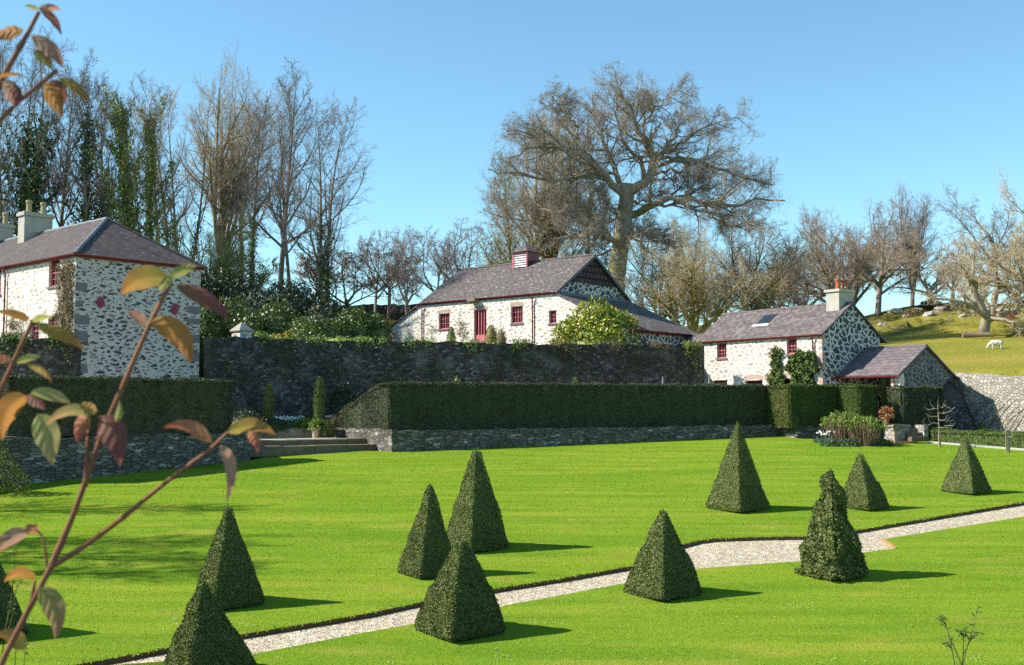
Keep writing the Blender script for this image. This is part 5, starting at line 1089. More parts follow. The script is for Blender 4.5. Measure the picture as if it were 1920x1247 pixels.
    tm, cm = tree_meshes("big_tree", out, 3, [14, 9, 6, 4, 3, 3]); e = empty("spreading_tree", o, 0, "huge bare spreading tree rising behind the barn gable", "tree", G3)
    link("trunk", tm, M['bark_oak'], e); link("crown", cm, M['twig_oak'], e)
big_tree()
tree("wood_a", 1042, 100, 195, "mossy trunked tree behind the barn roof, left of the huge spreading tree", G3, 'bark_moss', 'twig_tan', .95, 1.1)
tree("wood_e", 1012, 97, 235, "mossy many limbed tree nearest the turret", G3, 'bark_moss', 'twig_tan', .8, 2.2, leaves=(2500, 'budleaf', .12))
tree("wood_c", 1088, 102, 215, "mossy straight tree between the turret and the huge spreading tree", G3, 'bark_moss', 'twig_tan', 1.0, 4.2)
tree("wood_a", 965, 104, 290, "mossy tree with a loose olive crown just behind the turret", G3, 'bark_moss', 'twig_olive', .9, 3.1, leaves=(3500, 'budleaf', .13))
tree("spread_c", 1300, 86, 420, "dense brown twiggy tree under the right arm of the huge spreading tree", G3, 'bark_moss', 'twig_tan', .95, .4)
tree("spread_c", 1398, 92, 408, "rounded brown twiggy tree above the cottage ridge", G3, 'bark_moss', 'twig_brown', .9, 2.4)
tree("spread_a", 1235, 94, 455, "low bare tree behind the barn lean-to, right of the huge trunk", G3, 'bark_moss', 'twig_tan', .9, 3.4)
tree("spread_b", 1450, 100, 470, "low twiggy tree in the hollow behind the cottage chimney side", G3, 'bark_grey', 'twig_purple', .85, 4.4)
tree("spread_c", 1345, 104, 440, "hazy twiggy tree between the two dense brown trees", G3, 'bark_grey', 'twig_brown', .9, 5.0)
# right hillside
tree("spread_a", 1565, 104, 392, "spreading red brown tree above the cottage chimney", G4, 'bark_oak', 'twig_brown', 1.0, .3)
tree("spread_b", 1520, 106, 440, "low wide brown tree left of the cottage chimney", G4, 'bark_oak', 'twig_brown', .95, 1.8)
tree("spread_a", 1648, 104, 375, "broad brown tree with twisted trunk on the rocky knoll", G4, 'bark_oak', 'twig_brown', .95, 2.9)
tree("wood_e", 1712, 112, 352, "tallest bare tree with a rounded grey crown on the hillside", G4, 'bark_grey', 'twig_purple', .78, 1.5)
tree("spread_c", 1600, 116, 385, "hazy tree behind the gap of the two brown trees", G4, 'bark_grey', 'twig_purple', .8, .9)
tree("gnarl", 1846, 88, 455, "gnarled field tree with a forked pale trunk beside the fallen log", G4, 'bark_oak', 'twig_tan', 1.15, 2.0)
tree("spread_b", 1862, 96, 352, "tall open crowned tree with bare twisting limbs behind the gnarled one", G4, 'bark_oak', 'twig_purple', .9, 4.0)
tree("spread_a", 1935, 90, 335, "twisting bare tree cut off by the right edge of the picture", G4, 'bark_oak', 'twig_tan', .85, 1.0)
tree("spread_b", 1790, 106, 430, "low open tree on the hillside right of the tall grey crowned one", G4, 'bark_grey', 'twig_tan', .9, 5.6)
tree("gnarl", 1752, 104, 470, "low twisted tree on the rocky bank below the tall grey crown", G4, 'bark_oak', 'twig_brown', 1.2, .8)
tree("gnarl", 1905, 104, 480, "low twisted tree far behind the sheep field", G4, 'bark_grey', 'twig_brown', 1.2, 3.6)
# trees beyond the left edge whose crowns dapple the lawn
for x, y, h in ((-20.0, 22.8, 12), (-21.5, 25.5, 13), (-23.0, 28.5, 13), (-25.5, 32.0, 13)):
    e = empty("bare_tree", (x, y, lawn_z(y)), .5 * y, "bare tree standing outside the picture and dappling the lawn with its shade", "tree", "trees beyond the left edge", (h / 20, h / 20, h / 20))
    tm, cm, H, out = TREES["wood_c"]
    for me, nm, mt in ((tm, "trunk", 'bark_grey'), (cm, "crown", 'twig_purple')):
        o = bpy.data.objects.new(nm, me); COL.objects.link(o); o.parent = e
# ------------------------------------------------------------------ shrubs and climbers
def lobes_shrub(name, lobes, n, L, Wd, mat, label, cat="shrub", group=None, flat=.7, base=None, core=True, up=0.25, jit=.18, parent=None):
    """leafy mass over a few domes: lobes are (x,y,z, rx,ry,rz) with z the dome centre"""
    lob = np.array(lobes, float); rng = np.random.default_rng(int(abs(lob[0, 0]) * 37 + n)); o = Vector(base or (lob[:, 0].mean(), lob[:, 1].mean(), (lob[:, 2] - lob[:, 5] * .2).min())); lob[:, :3] -= np.array(o)
    ar = (lob[:, 3] * lob[:, 5]); k = rng.choice(len(lob), n, p=ar / ar.sum()); N = rand_unit(n, rng); N[:, 2] = np.where(N[:, 2] < -.45, -N[:, 2], N[:, 2])
    bump_ = 1 + .13 * np.sin(N[:, 0] * 7 + k) * np.sin(N[:, 1] * 8 + 2 * k) * np.cos(N[:, 2] * 6 - k) + .07 * np.sin(N[:, 0] * 17) * np.sin(N[:, 2] * 19 + k)
    C = lob[k, :3] + N * lob[k, 3:] * (bump_ * (1 - jit * rng.random(n) ** 2))[:, None]
    D = unit(N * .35 + rand_unit(n, rng) * flat + np.array([0, 0, up])); V, F = cards(C, D, unit(N + rand_unit(n, rng) * .55), L * rng.uniform(.6, 1.3, n), Wd * rng.uniform(.7, 1.3, n), rng); parts = [(V, F)]
    if core:
        u = np.linspace(0, 2 * np.pi, 17)[:-1]; v = np.linspace(-.5, np.pi / 2 - .05, 9)
        for l in lob:
            g = np.stack([np.cos(v)[:, None] * np.cos(u), np.cos(v)[:, None] * np.sin(u), np.sin(v)[:, None] * np.ones(16)], -1).reshape(-1, 3); bm_ = .78 * (1 + .13 * np.sin(g[:, 0] * 7) * np.sin(g[:, 1] * 8) * np.cos(g[:, 2] * 6))
            i = np.arange(8)[:, None] * 16 + np.arange(16); j = np.arange(8)[:, None] * 16 + (np.arange(16) + 1) % 16; parts.append((l[:3] + g * bm_[:, None] * l[3:], np.stack([i, j, j + 16, i + 16], -1).reshape(-1, 4)))
    ob = link(name, np_mesh(name, *merge(parts)), M[mat], parent); ob.location = o if parent is None else (0, 0, 0)
    return tag(ob, label, cat, group) if parent is None else ob
def dome(px, top, half, D, depth=.8, zb=None):
    """a dome seen at column px with its top at row top"""
    p = P(px, top, D); zb = lz(p.x, D) if zb is None else zb; r = half / FPX * D; h = (p.z - zb); return (p.x, D, zb + h * .25, r, r * depth, h * .75)
GR = "laurel and rhododendron bushes behind the garden wall"
lobes_shrub("rhododendron", [dome(430, 562, 55, 61.5), dome(395, 575, 45, 61), dome(470, 590, 40, 60.5)], 5200, .22, .09, 'rhodo', "sunlit green rhododendron behind the stone pier at the corner of the house", group=GR)
lobes_shrub("rhododendron", [dome(520, 572, 48, 62.5), dome(575, 596, 45, 61.5), dome(500, 595, 40, 61), dome(610, 600, 35, 62)], 6000, .20, .085, 'rhodo', "wide rhododendron with glossy sunlit leaves in the middle of the bank", group=GR)
lobes_shrub("rhododendron", [dome(665, 580, 42, 64), dome(700, 590, 40, 64.5), dome(640, 598, 30, 63)], 5000, .20, .085, 'rhodo', "round green rhododendron beside the low end of the barn", group=GR)
lobes_shrub("laurel", [dome(425, 512, 60, 69), dome(480, 545, 55, 68), dome(385, 520, 45, 68)], 6500, .22, .09, 'rhodo_dark', "dark laurel bank rising behind the corner of the hipped roof", group=GR)
lobes_shrub("laurel", [dome(545, 530, 65, 71), dome(610, 562, 55, 70), dome(500, 560, 40, 69)], 7000, .22, .09, 'rhodo_dark', "dark laurel mound under the tall purple crowned tree", group=GR)
lobes_shrub("laurel", [dome(640, 578, 40, 72), dome(690, 585, 45, 73)], 3500, .22, .09, 'rhodo_dark', "dark laurel at the foot of the twin stemmed tree", group=GR)
lobes_shrub("golden_plant", [dome(541, 622, 13, 58.9, zb=3.35), dome(520, 628, 14, 58.7, zb=3.35)], 420, .16, .07, 'gold_flower', "small yellow flowering plant glowing above the garden wall", "plant")
lobes_shrub("wall_plant", [dome(488, 622, 20, 58.5, zb=3.3), dome(640, 632, 40, 59, zb=3.35), dome(675, 633, 25, 59.2, zb=3.35)], 900, .12, .06, 'fresh', "fresh green plants growing along the garden wall top below the rhododendrons", "plant")
lobes_shrub("bay_bush", [dome(1118, 566, 60, 63.4, zb=2.8), dome(1070, 600, 36, 63.0, zb=2.8), dome(1165, 590, 42, 63.9, zb=2.8), dome(1120, 602, 80, 63.2, zb=2.8)], 6500, .27, .115, 'bay', "large yellow green broad leaved bush in front of the barn lean-to")
def column(px, top, bot, half, D, mat, label, n=2600, taper=.5, name="clipped_conifer", group=None, zb=None, cat="conifer", L=.09):
    rng = np.random.default_rng(int(px)); b = P(px, bot, D); zb = b.z if zb is None else zb; H = P(px, top, D).z - zb; r = half / FPX * D
    t = rng.random(n); a = rng.random(n) * 6.283; R = r * np.minimum(1, (1 - t) * 3.2) ** taper * np.minimum(1, .75 + t * 2) * (1 + .09 * np.sin(a * 3 + t * 9) + .05 * np.sin(t * 40 + a)); N = np.stack([np.cos(a), np.sin(a), np.full(n, .3)], 1); C = np.stack([np.cos(a) * R, np.sin(a) * R, t * H], 1)
    D_ = unit(N * .6 + rand_unit(n, rng) * .5 + [0, 0, .9]); V, F = cards(C, D_, rand_unit(n, rng), L, L * .4, rng); tt = np.linspace(0, 1, 10); u = np.arange(12) * 2 * np.pi / 12; rr = r * .9 * np.minimum(1, (1 - tt) * 3.2) ** taper
    bv = np.stack([rr[:, None] * np.cos(u), rr[:, None] * np.sin(u), tt[:, None] * H * np.ones(12)], -1).reshape(-1, 3); i = np.arange(9)[:, None] * 12 + np.arange(12); j = np.arange(9)[:, None] * 12 + (np.arange(12) + 1) % 12
    V, F = merge([(V, F), (bv, np.stack([i, j, j + 12, i + 12], -1).reshape(-1, 4))]); o = link(name, np_mesh(name, V, F), M[mat]); o.location = (b.x, D, zb); return tag(o, label, cat, group)
column(503, 723, 803, 8, 51.5, 'yew', "short slim column conifer standing left of the stone trough", zb=-1.0)
column(598, 708, 805, 9.5, 52.0, 'yew', "taller slim column conifer standing behind the green potted plant", zb=-1.0)
column(846, 614, 655, 7.5, 68.4, 'yew', "small round topped conifer by the barn's left window", 900, zb=2.9)
column(921, 611, 655, 11, 66.2, 'yew', "dark conical shrub just right of the barn door", 1400, zb=2.9)
column(940, 619, 655, 9, 65.4, 'creeper', "thin browning shrub beside the dark conical one at the barn", 500, zb=2.9)
column(856, 706, 760, 9, 54, 'yew', "rounded shrub tip peeping over the long hedge", 900, zb=-1.0)
column(1078, 709, 760, 7, 56, 'yew', "tiny shrub tip peeping over the middle of the long hedge", 700, zb=-1.0)
lobes_shrub("dark_shrub", [dome(645, 722, 28, 55.5, zb=-1.0)], 2200, .12, .06, 'rhodo_dark', "dark rounded shrub against the garden wall behind the sweeping hedge end")
lobes_shrub("low_shrub", [dome(462, 770, 40, 50, zb=-1.0), dome(510, 785, 30, 51, zb=-1.0)], 2400, .10, .05, 'rhodo_dark', "low dark shrubs in the shade right of the square ended hedge")
def climber(name, h, px0, px1, top, bot, mat, n, L, Wd, label, depth=.18, y=0.0, ragged=.25, cat="climber", lump=.5):
    """leaves on a facade of house h inside a ragged outline"""
    rng = np.random.default_rng(int(px0) + n); a = h.loc(px0, (top + bot) / 2, y); b = h.loc(px1, (top + bot) / 2, y); xm = (px0 + px1) / 2; zt, zb = h.loc(xm, top, y).z, h.loc(xm, bot, y).z
    m = n * 2; u = rng.uniform(-1, 1, m); v = rng.random(m); wv = (1 - ragged) + ragged * np.sin(v * 9 + px0) * .6 + ragged * .4 * np.sin(v * 23); top_ = 1 - ragged * .5 * (u ** 2) - ragged * .2 * (1 + np.sin(u * 8))
    keep = (np.abs(u) < wv) & (v < top_); u, v = u[keep][:n], v[keep][:n]; m = len(u)
    dd = depth * (.25 + .75 * np.abs(np.sin(u * 4 + v * 7) * np.cos(v * 11 - u * 3)) ** lump) * rng.random(m) ** .5
    C = np.stack([(a.x + b.x) / 2 + u * (b.x - a.x) / 2, y - .02 - dd, zb + v * (zt - zb)], 1); D = unit(rand_unit(m, rng) + np.array([0, -.3, -.5])); N = unit(np.array([0, -1., .25]) + rand_unit(m, rng) * .55)
    if mat == 'creeper': D = unit(rand_unit(m, rng) * [.5, .4, 1]); 
    V, F = cards(C, D, N, L * rng.uniform(.6, 1.3, m), Wd * rng.uniform(.7, 1.3, m), rng); R = np.array(h.R); V = V @ R.T
    o = np.array(h.o); c = R @ np.array([(a.x + b.x) / 2, y, zb]); ob = link(name, np_mesh(name, V - c, F), M[mat]); ob.location = Vector(o + c); return tag(ob, label, cat)
climber("creeper", H1, 112, 141, 488, 640, 'creeper', 3600, .20, .035, "brown leafless creeper at the corner of the large house", .28, ragged=.12)
climber("creeper", H1, 0, 60, 596, 640, 'creeper', 900, .16, .04, "straggling brown creeper round the house's lower left window", .2, ragged=.5)
climber("creeper", H2, 852, 880, 578, 650, 'creeper', 420, .26, .03, "thin bare creeper on the barn wall left of the door", .1, ragged=.7)
climber("creeper", H2, 800, 822, 600, 650, 'creeper', 220, .24, .03, "faint bare creeper at the barn's left corner", .1, ragged=.7)
climber("ivy", H3, 1432, 1470, 650, 735, 'creeper', 700, .18, .05, "sparse straggly climber left of the ivy on the cottage front", .14, ragged=.6)
climber("ivy", H3, 1444, 1473, 648, 740, 'ivy', 2000, .13, .09, "narrow column of dark ivy between the cottage windows", .22, ragged=.3)
climber("ivy", H3, 1478, 1541, 655, 745, 'ivy', 3600, .19, .14, "broad cushion of dark glossy ivy at the corner of the cottage", .45, ragged=.3)
# greenery hanging over the garden wall
def on_line(a, b, t): return a[0] + (b[0] - a[0]) * t, a[1] + (b[1] - a[1]) * t
def wall_ivy(name, a, b, t0, t1, n, zt, mat, label, drop=.5, L=.11, cat="ivy", seed=1, hang=1.0):
    rng = np.random.default_rng(seed); t = rng.uniform(t0, t1, n); k = np.sin(t * 61 + seed) * .5 + np.sin(t * 143 + 2 * seed) * .35 + np.sin(t * 310) * .2; keep = k > rng.uniform(-.4, .7, n); t = t[keep]; m = len(t)
    dn = drop * rng.random(m) ** 2 * (1 + .6 * np.sin(t * 90)); d = Vector((b[0] - a[0], b[1] - a[1])).normalized(); nx, ny = d.y, -d.x; out_ = rng.uniform(.02, .2, m)
    X = a[0] + (b[0] - a[0]) * t + nx * out_; Y = a[1] + (b[1] - a[1]) * t + ny * out_; Z = zt + .10 * rng.random(m) - dn * hang; C = np.stack([X, Y, Z], 1)
    top = rng.random(m) < .35; C[top, 0] -= nx * .5 * rng.random(top.sum()); C[top, 1] -= ny * .5 * rng.random(top.sum()); C[top, 2] = zt + .06 + .16 * rng.random(top.sum())
    V, F = cards(C, unit(rand_unit(m, rng) + [0, 0, -.3]), unit(np.array([nx, ny, .5]) + rand_unit(m, rng) * .6), L * rng.uniform(.6, 1.3, m), L * .7, rng); o = C.mean(0); ob = link(name, np_mesh(name, V - o, F), M[mat]); ob.location = o; return tag(ob, label, cat)
ga, gb_ = (-15.25, 54.98), (10.75, 62.2)
wall_ivy("ivy", ga, gb_, .10, .62, 2600, 3.47, 'fresh', "fresh green ivy trailing over the top of the garden wall right of the pier", .45, seed=2)
wall_ivy("ivy", ga, gb_, .60, .93, 1800, 3.46, 'creeper', "dry brown growth along the garden wall top below the barn", .5, seed=3)
wall_ivy("ivy", ga, gb_, .93, .995, 1500, 3.5, 'ivy_light', "thick ivy on the end of the garden wall beside the cottage", 1.5, seed=4)
wall_ivy("ivy", (-42, 48.6), (-19.45, 49.7), .5, .99, 3200, 3.1, 'ivy', "dark ivy capping the wall in front of the large house", .9, seed=5, L=.14)
wall_ivy("ivy", ga, gb_, .04, .96, 1500, 1.9, 'ivy', "patches of dark ivy clinging low to the tall garden wall", 2.4, seed=6, L=.12)
# ------------------------------------------------------------------ things on the terrace by the steps
def pot_thing(name, px, bot, hpx, D, mat, label, zb=None, plant=None, cat="plant pot", wide=.9):
    b = P(px, bot, D); zb = b.z if zb is None else zb; h = hpx / FPX * D; r = h * .5 * wide; e = empty(name, (b.x, D, zb), 0, label, cat)
    mb = MB(); mb.lathe([(r * .68, 0), (r * .9, h * .75), (r * .96, h * .78), (r * 1.06, h * .8), (r * 1.06, h * .98), (r * .93, h), (r * .85, h * .86), (0, h * .86)], k=20); mb.build("pot", M[mat], e, True)
    if plant: n, mt, rad, hh, L, Wd = plant; lobes_shrub("plant", [(0, 0, h * .9 + hh * .3, rad, rad, hh * .8)], n, L, Wd, mt, None, base=(0.0, 0.0, 0.0), parent=e, core=False, flat=.9)
    return e
TZs = -1.35
pot_thing("flower_pot", 592, 822, 19, 50.8, 'pot_pale', "pale terracotta pot with a bright green leafy plant at the top of the steps", TZs, (420, 'fresh', .28, .34, .16, .06))
pot_thing("flower_pot", 678, 842, 13, 49.6, 'pot_red', "small empty terracotta pot on the end of the lowest steps by the dry stone wall", None)
pot_thing("flower_pot", 638, 822, 15, 51.2, 'metal', "dark round pot beside the feathery little conifer", TZs, wide=1.5)
lobes_shrub("feathery_conifer", [(P(613, 800, 50.9).x, 50.9, TZs + .25, .30, .28, .42)], 900, .16, .025, 'box', "feathery little conifer beside the pale pot at the top of the steps", "conifer", core=False, up=.6)
tr = P(557, 818, 52.0); mb = MB(); w, d_, h = .82, .26, .40
mb.box((-w, -d_, 0), (w, -d_ + .09, h)); mb.box((-w, d_ - .09, 0), (w, d_, h)); mb.box((-w, -d_ + .09, 0), (-w + .1, d_ - .09, h)); mb.box((w - .1, -d_ + .09, 0), (w, d_ - .09, h)); mb.box((-w + .1, -d_ + .09, .02), (w - .1, d_ - .09, h - .06))
t_ = mb.build("stone_trough", M['pot_pale']); t_.location = (tr.x, 52.0, TZs); t_.rotation_euler = (0, 0, .35); tag(t_, "long pale stone trough at the back of the landing above the steps", "trough")
lobes_shrub("trough_plant", [(tr.x + .35, 52.1, TZs + .42, .5, .3, .36)], 600, .18, .075, 'fresh', "leafy cream and green plant growing in the stone trough", "plant", core=False)
lobes_shrub("trough_plant", [(tr.x - .45, 51.9, TZs + .45, .12, .12, .16)], 60, .15, .06, 'fresh', "tiny sprig at the left end of the stone trough", "plant", core=False)
lobes_shrub("twiggy_tuft", [(P(632, 795, 51.8).x, 51.8, TZs + .3, .38, .3, .5)], 420, .34, .014, 'stalk', "tuft of dry reddish stems at the foot of the sweeping hedge end", "plant", core=False, up=1.2)
def daffodils(px0, px1, py, D, n, zb, label, hgt=.34):
    rng = np.random.default_rng(int(px0)); x0, x1 = X_at(px0, D), X_at(px1, D); X = rng.uniform(x0, x1, n); Y = D + rng.normal(0, .35, n); Z = np.full(n, zb); e = empty("daffodils", ((x0 + x1) / 2, D, zb), 0, label, "flowers")
    B = np.repeat(np.stack([X - (x0 + x1) / 2, Y - D, Z - zb], 1), 5, 0) + rng.normal(0, .05, (n * 5, 3)) * [1, 1, 0]; dr_ = unit(rng.normal(0, .3, (n * 5, 3)) + [0, 0, 1]); V, F = cards(B, dr_, rand_unit(n * 5, rng), hgt * rng.uniform(.7, 1.1, n * 5), .022, rng); link("leaves", np_mesh("leaves", V, F), M['blue_leaf'], e)
    c = np.stack([X - (x0 + x1) / 2, Y - D, hgt * rng.uniform(.85, 1.25, n)], 1); q = np.repeat(c, 6, 0); a = np.tile(np.arange(6) * 1.047, n); face = np.repeat(unit(np.stack([rng.normal(-.3, .4, n), rng.normal(-.8, .3, n), rng.normal(.3, .2, n)], 1)), 6, 0); A = unit(np.cross(face, [0, 0, 1.])); Bv = np.cross(face, A); V, F = cards(q, np.cos(a)[:, None] * A + np.sin(a)[:, None] * Bv + face * .2, face, .05, .036, rng); link("blooms", np_mesh("blooms", V, F), M['petal'], e)
    return e
daffodils(515, 572, 800, 53.5, 110, -.95, "drift of white daffodils in the shade behind the stone trough", .45)
daffodils(604, 622, 800, 54.0, 40, -.9, "few white daffodils behind the taller column conifer", .45)
# ------------------------------------------------------------------ the bed and the pier at the right
gz = lambda y: lawn_z(y)
def stalk_bush(px, top, half, D, label, n=210):
    rng = np.random.default_rng(int(px)); b = P(px, 800, D); zb = gz(D) - .05; H = P(px, top, D).z - zb; r = half / FPX * D; e = empty("stalky_shrub", (b.x, D, zb), 0, label, "shrub"); N = n
    a = rng.random(N) * 6.283; q = rng.random(N) ** .6; foot = np.stack([np.cos(a) * q * r * .45, np.sin(a) * q * r * .35, np.zeros(N)], 1); tipp = np.stack([np.cos(a) * q * r, np.sin(a) * q * r * .7, H * (1 - .25 * q ** 2) * rng.uniform(.7, 1.0, N)], 1); mid = (foot + tipp) / 2 + rng.normal(0, .05, (N, 3)) + np.stack([np.cos(a) * .04, np.sin(a) * .04, np.zeros(N)], 1)
    V, F = tubes(np.stack([foot, mid, tipp], 1), np.array([[.014, .011, .008]]) * np.ones((N, 1)), 4); link("stalks", np_mesh("stalks", V, F), M['stalk'], e)
    m = N * 6; c = np.repeat(tipp, 6, 0) + rng.normal(0, .05, (m, 3)); V, F = cards(c, unit(rand_unit(m, rng) + [0, 0, .7]), rand_unit(m, rng), .11 * rng.uniform(.6, 1.2, m), .06, rng); link("new_leaves", np_mesh("new_leaves", V, F), M['fresh'], e)
    return e
stalk_bush(1580, 772, 40, 50.6, "dry stalked hydrangea with fresh green tips, left of the pair by the daffodils")
stalk_bush(1622, 782, 42, 50.0, "dry stalked hydrangea with fresh green tips, right of the pair near the flower pot")
daffodils(1532, 1556, 815, 50.4, 26, gz(50.4) - .02, "clump of white daffodils at the left end of the bed of dry stalks", .5)
lobes_shrub("low_plant", [(P(1590, 820, 49.6).x, 49.6, gz(49.6), .5, .22, .22), (P(1555, 820, 49.7).x, 49.7, gz(49.7), .35, .22, .22), (P(1655, 822, 49.6).x, 49.8, gz(49.6), .45, .22, .25)], 1000, .15, .05, 'blue_leaf', "low blue green foliage edging the bed of dry stalks", "plant", core=False)
sb_ = MB(); pts_ = [(1525, 829), (1600, 834), (1680, 833), (1720, 830), (1720, 822), (1525, 818)]; q_ = [PL(a, b, .01) for a, b in pts_]; sb_.face(q_); tag(sb_.build("flower_bed", M['soil']), "strip of bare brown soil in front of the dry stalks", None, None, "structure")
pb_ = PL(1688, 827); mb = MB(); rng = np.random.default_rng(6); z = -.25; zt = P(1688, 797, pb_.y).z - pb_.z; hw = .40
while z < zt - .1: hh = rng.uniform(.13, .2); e_ = rng.uniform(-.015, .02); mb.box((-hw - e_, -hw - e_, z), (hw + e_, hw + e_, min(z + hh, zt - .08) - .006)); z += hh
mb.box((-hw - .05, -hw - .05, zt - .08), (hw + .05, hw + .05, zt)); pr_ = mb.build("stone_pier", M['field_wall']); pr_.location = pb_ + Vector((0, .45, 0)); pr_.rotation_euler = (0, 0, .35); tag(pr_, "squat dry stone pier at the foot of the side steps", "pier")
es = empty("side_steps", PL(1712, 829) + Vector((0, .15, 0)), .30, "short flight of side steps between the squat pier and the box hedge", "steps")
for i in range(4):
    mb = MB(); mb.box((0, .36 * i, -.3), (.85, 2.2, .05 + .19 * (i + 1))); o = mb.build("step", M['stepstone'], es); bv = o.modifiers.new("soft", 'BEVEL'); bv.width = .02; bv.segments = 2
mb = MB(); mb.box((.87, .25, -.3), (1.1, 2.3, .78)); mb.build("side_wall", M['field_wall'], es)
pv = PL(1663, 826); ps = empty("pedestal", (pv.x, 50.9, gz(50.9)), 0, "slim timber post carrying a terracotta flower pot in the hedge gap", "post"); mb = MB(); hp = P(1663, 797, 50.9).z - gz(50.9); mb.box((-.07, -.07, -.2), (.07, .07, hp)); mb.box((-.2, -.2, hp), (.2, .2, hp + .05)); mb.build("post", M['stake'], ps)
pot_thing("flower_pot", 1663, 796, 13, 50.9, 'pot_red', "terracotta pot of withered russet flowers on a post in the hedge gap", gz(50.9) + hp + .05, (260, 'copper', .30, .42, .14, .05))
def sapling(px, foot, top, D, label, seed, arms=7, spreadx=.8):
    rng = np.random.default_rng(seed); b = PL(px, foot); b = b if D is None else P(px, foot, D); H = P(px, top, b.y).z - b.z; e = empty("sapling", b, 0, label, "young tree", "young trees by the box hedge"); mb = MB(); mb.tube([(0, 0, -.1), (.01, 0, H * .5), (-.01, .02, H * .8), (.03, 0, H)], [.034, .028, .018, .007], 8)
    mb.build("trunk", M['bark_oak'], e, True); mb = MB()
    for i in range(arms):
        z = H * (.38 + .5 * i / arms); s = (-1) ** i; L = spreadx * (1 - .55 * i / arms) * rng.uniform(.8, 1.15); a = [Vector((0, 0, z)), Vector((s * L * .35, rng.normal(0, .1), z - .02 + rng.normal(0, .04))), Vector((s * L * .7, rng.normal(0, .2), z - .05 + rng.normal(0, .08))), Vector((s * L, rng.normal(0, .2), z + rng.normal(.0, .16)))]; mb.tube(a, [.02, .016, .012, .005], 6)
        for j in range(2): c = a[1 + j]; mb.tube([c, c + Vector((s * rng.uniform(.05, .22), rng.normal(0, .1), rng.uniform(-.05, .28))), c + Vector((s * rng.uniform(.1, .35), rng.normal(0, .1), rng.uniform(.05, .45)))], [.010, .008, .004], 5)
    mb.build("branches", M['bark_oak'], e, True); return e
s1_ = sapling(1761, 838, 742, None, "small bare sapling with crooked arms before the dark hedge block", 3)
s2_ = sapling(1890, 849, 768, None, "slender bare sapling tied to a stake in front of the box hedge", 5, 4, .35)
for sx, s_ in ((.06, s2_), (-.06, s2_)): mb = MB(); mb.box((sx - .022, -.022, -.2), (sx + .022, .022, .95)); mb.build("stake", M['stake'], s_)
mb = MB(); mb.box((.03, -.03, -.1), (.07, .01, .75)); mb.build("stake", M['stake'], s1_)
# slanting canes trained against the pale wall
wd = Vector(xy(td)); wn = Vector((wd.y, -wd.x))
for i, (xa, ya, xb, yb) in enumerate([(1803, 803, 1862, 742), (1822, 806, 1878, 752), (1842, 808, 1900, 742), (1860, 812, 1915, 758), (1882, 812, 1940, 745)]):
    def on_wall(px, py):
        d = ray(px, py); n = Vector((wn.x, wn.y, 0)); t = (Vector((t1.x, t1.y, 0)).dot(n) + .16) / d.dot(n); return d * t
    a, b = on_wall(xa, ya), on_wall(xb, yb); mb = MB(); m1 = a.lerp(b, .5) + Vector((0, 0, .04)); mb.tube([Vector((0, 0, -.4)), m1 - a, b - a], [.028, .02, .010], 6)
    for t in (.35, .6, .8): c = (b - a) * t; mb.tube([c, c + Vector((.12, -.05, .22)), c + Vector((.18, -.05, .45))], [.011, .008, .004], 5)
    o = mb.build("trained_vine", M['creeper'], None, True); o.location = a; tag(o, "bare slanting cane trained against the pale terrace wall", "climber", "canes on the pale terrace wall")
# folded parasols behind the hedge
for px, top, lab in ((1243, 707, "furled pale grey parasol showing above the long hedge near the garden wall's end"), (1330, 704, "furled pale grey parasol standing at the cottage's left end")):
    p = P(px, top, 57.5); e = empty("parasol", (p.x, 57.5, -.9), 0, lab, "parasol"); H = p.z + .9; mb = MB(); mb.tube([(0, 0, 0), (0, 0, H)], .02); mb.build("pole", M['metal'], e); mb = MB(); mb.lathe([(.035, H + .02), (.05, H - .15), (.10, H - .7), (.14, H - 1.25), (.05, H - 1.3)], k=10); mb.build("canopy", M['lead'], e, True)
# ------------------------------------------------------------------ the sheep field
p = on_land(1868, 655); rs = .70
def ell(bm, c, r, rot=None):
    m = Matrix.Translation(c) @ (rot or Matrix.Identity(4)) @ Matrix.Diagonal((*r, 1)); bmesh.ops.create_icosphere(bm, subdivisions=2, radius=1, matrix=m)
bm = bmesh.new(); ell(bm, (0, 0, .62), (.50, .27, .29)); ell(bm, (-.30, 0, .64), (.30, .25, .27)); ell(bm, (.36, 0, .60), (.26, .25, .27)); ell(bm, (-.60, 0, .50), (.24, .13, .15), Matrix.Rotation(-.9, 4, 'Y')); ell(bm, (-.78, 0, .24), (.17, .085, .10), Matrix.Rotation(-.75, 4, 'Y')); ell(bm, (-.70, .10, .36), (.04, .09, .03)); ell(bm, (-.70, -.10, .36), (.04, .09, .03)); ell(bm, (.62, 0, .56), (.06, .05, .14))
for x, y in ((-.33, .13), (-.33, -.13), (.34, .13), (.40, -.13)): ell(bm, (x, y, .34), (.08, .075, .2)); ell(bm, (x - .01, y, .12), (.045, .045, .16))
me = bpy.data.meshes.new("sheep"); bm.to_mesh(me); bm.free(); sh_ = link("sheep", me, M['wool']); sh_.location = p; sh_.scale = (rs,) * 3; sh_.rotation_euler = (0, 0, -.25); rm = sh_.modifiers.new("fuse", 'REMESH'); rm.mode = 'VOXEL'; rm.voxel_size = .025; tag(sh_, "white sheep grazing on the green hillside field", "sheep")
p = on_land(1830, 633); p2 = on_land(1850, 634); Lg = 50 / FPX * p.y; mb = MB(); r = .19 / 80 * p.y
mb.tube([(-Lg / 2, 0, r), (-Lg * .3, 0, r * 1.02), (0, .03, r), (Lg * .3, 0, r * .98), (Lg / 2, 0, r)], [r * 1.1, r, r * .95, r * .95, r], 14); mb.tube([(-Lg * .34, 0, r), (-Lg * .42, -.02, r * 2.2), (-Lg * .38, 0, r * 2.7)], [r * .7, r * .6, r * .45], 10)
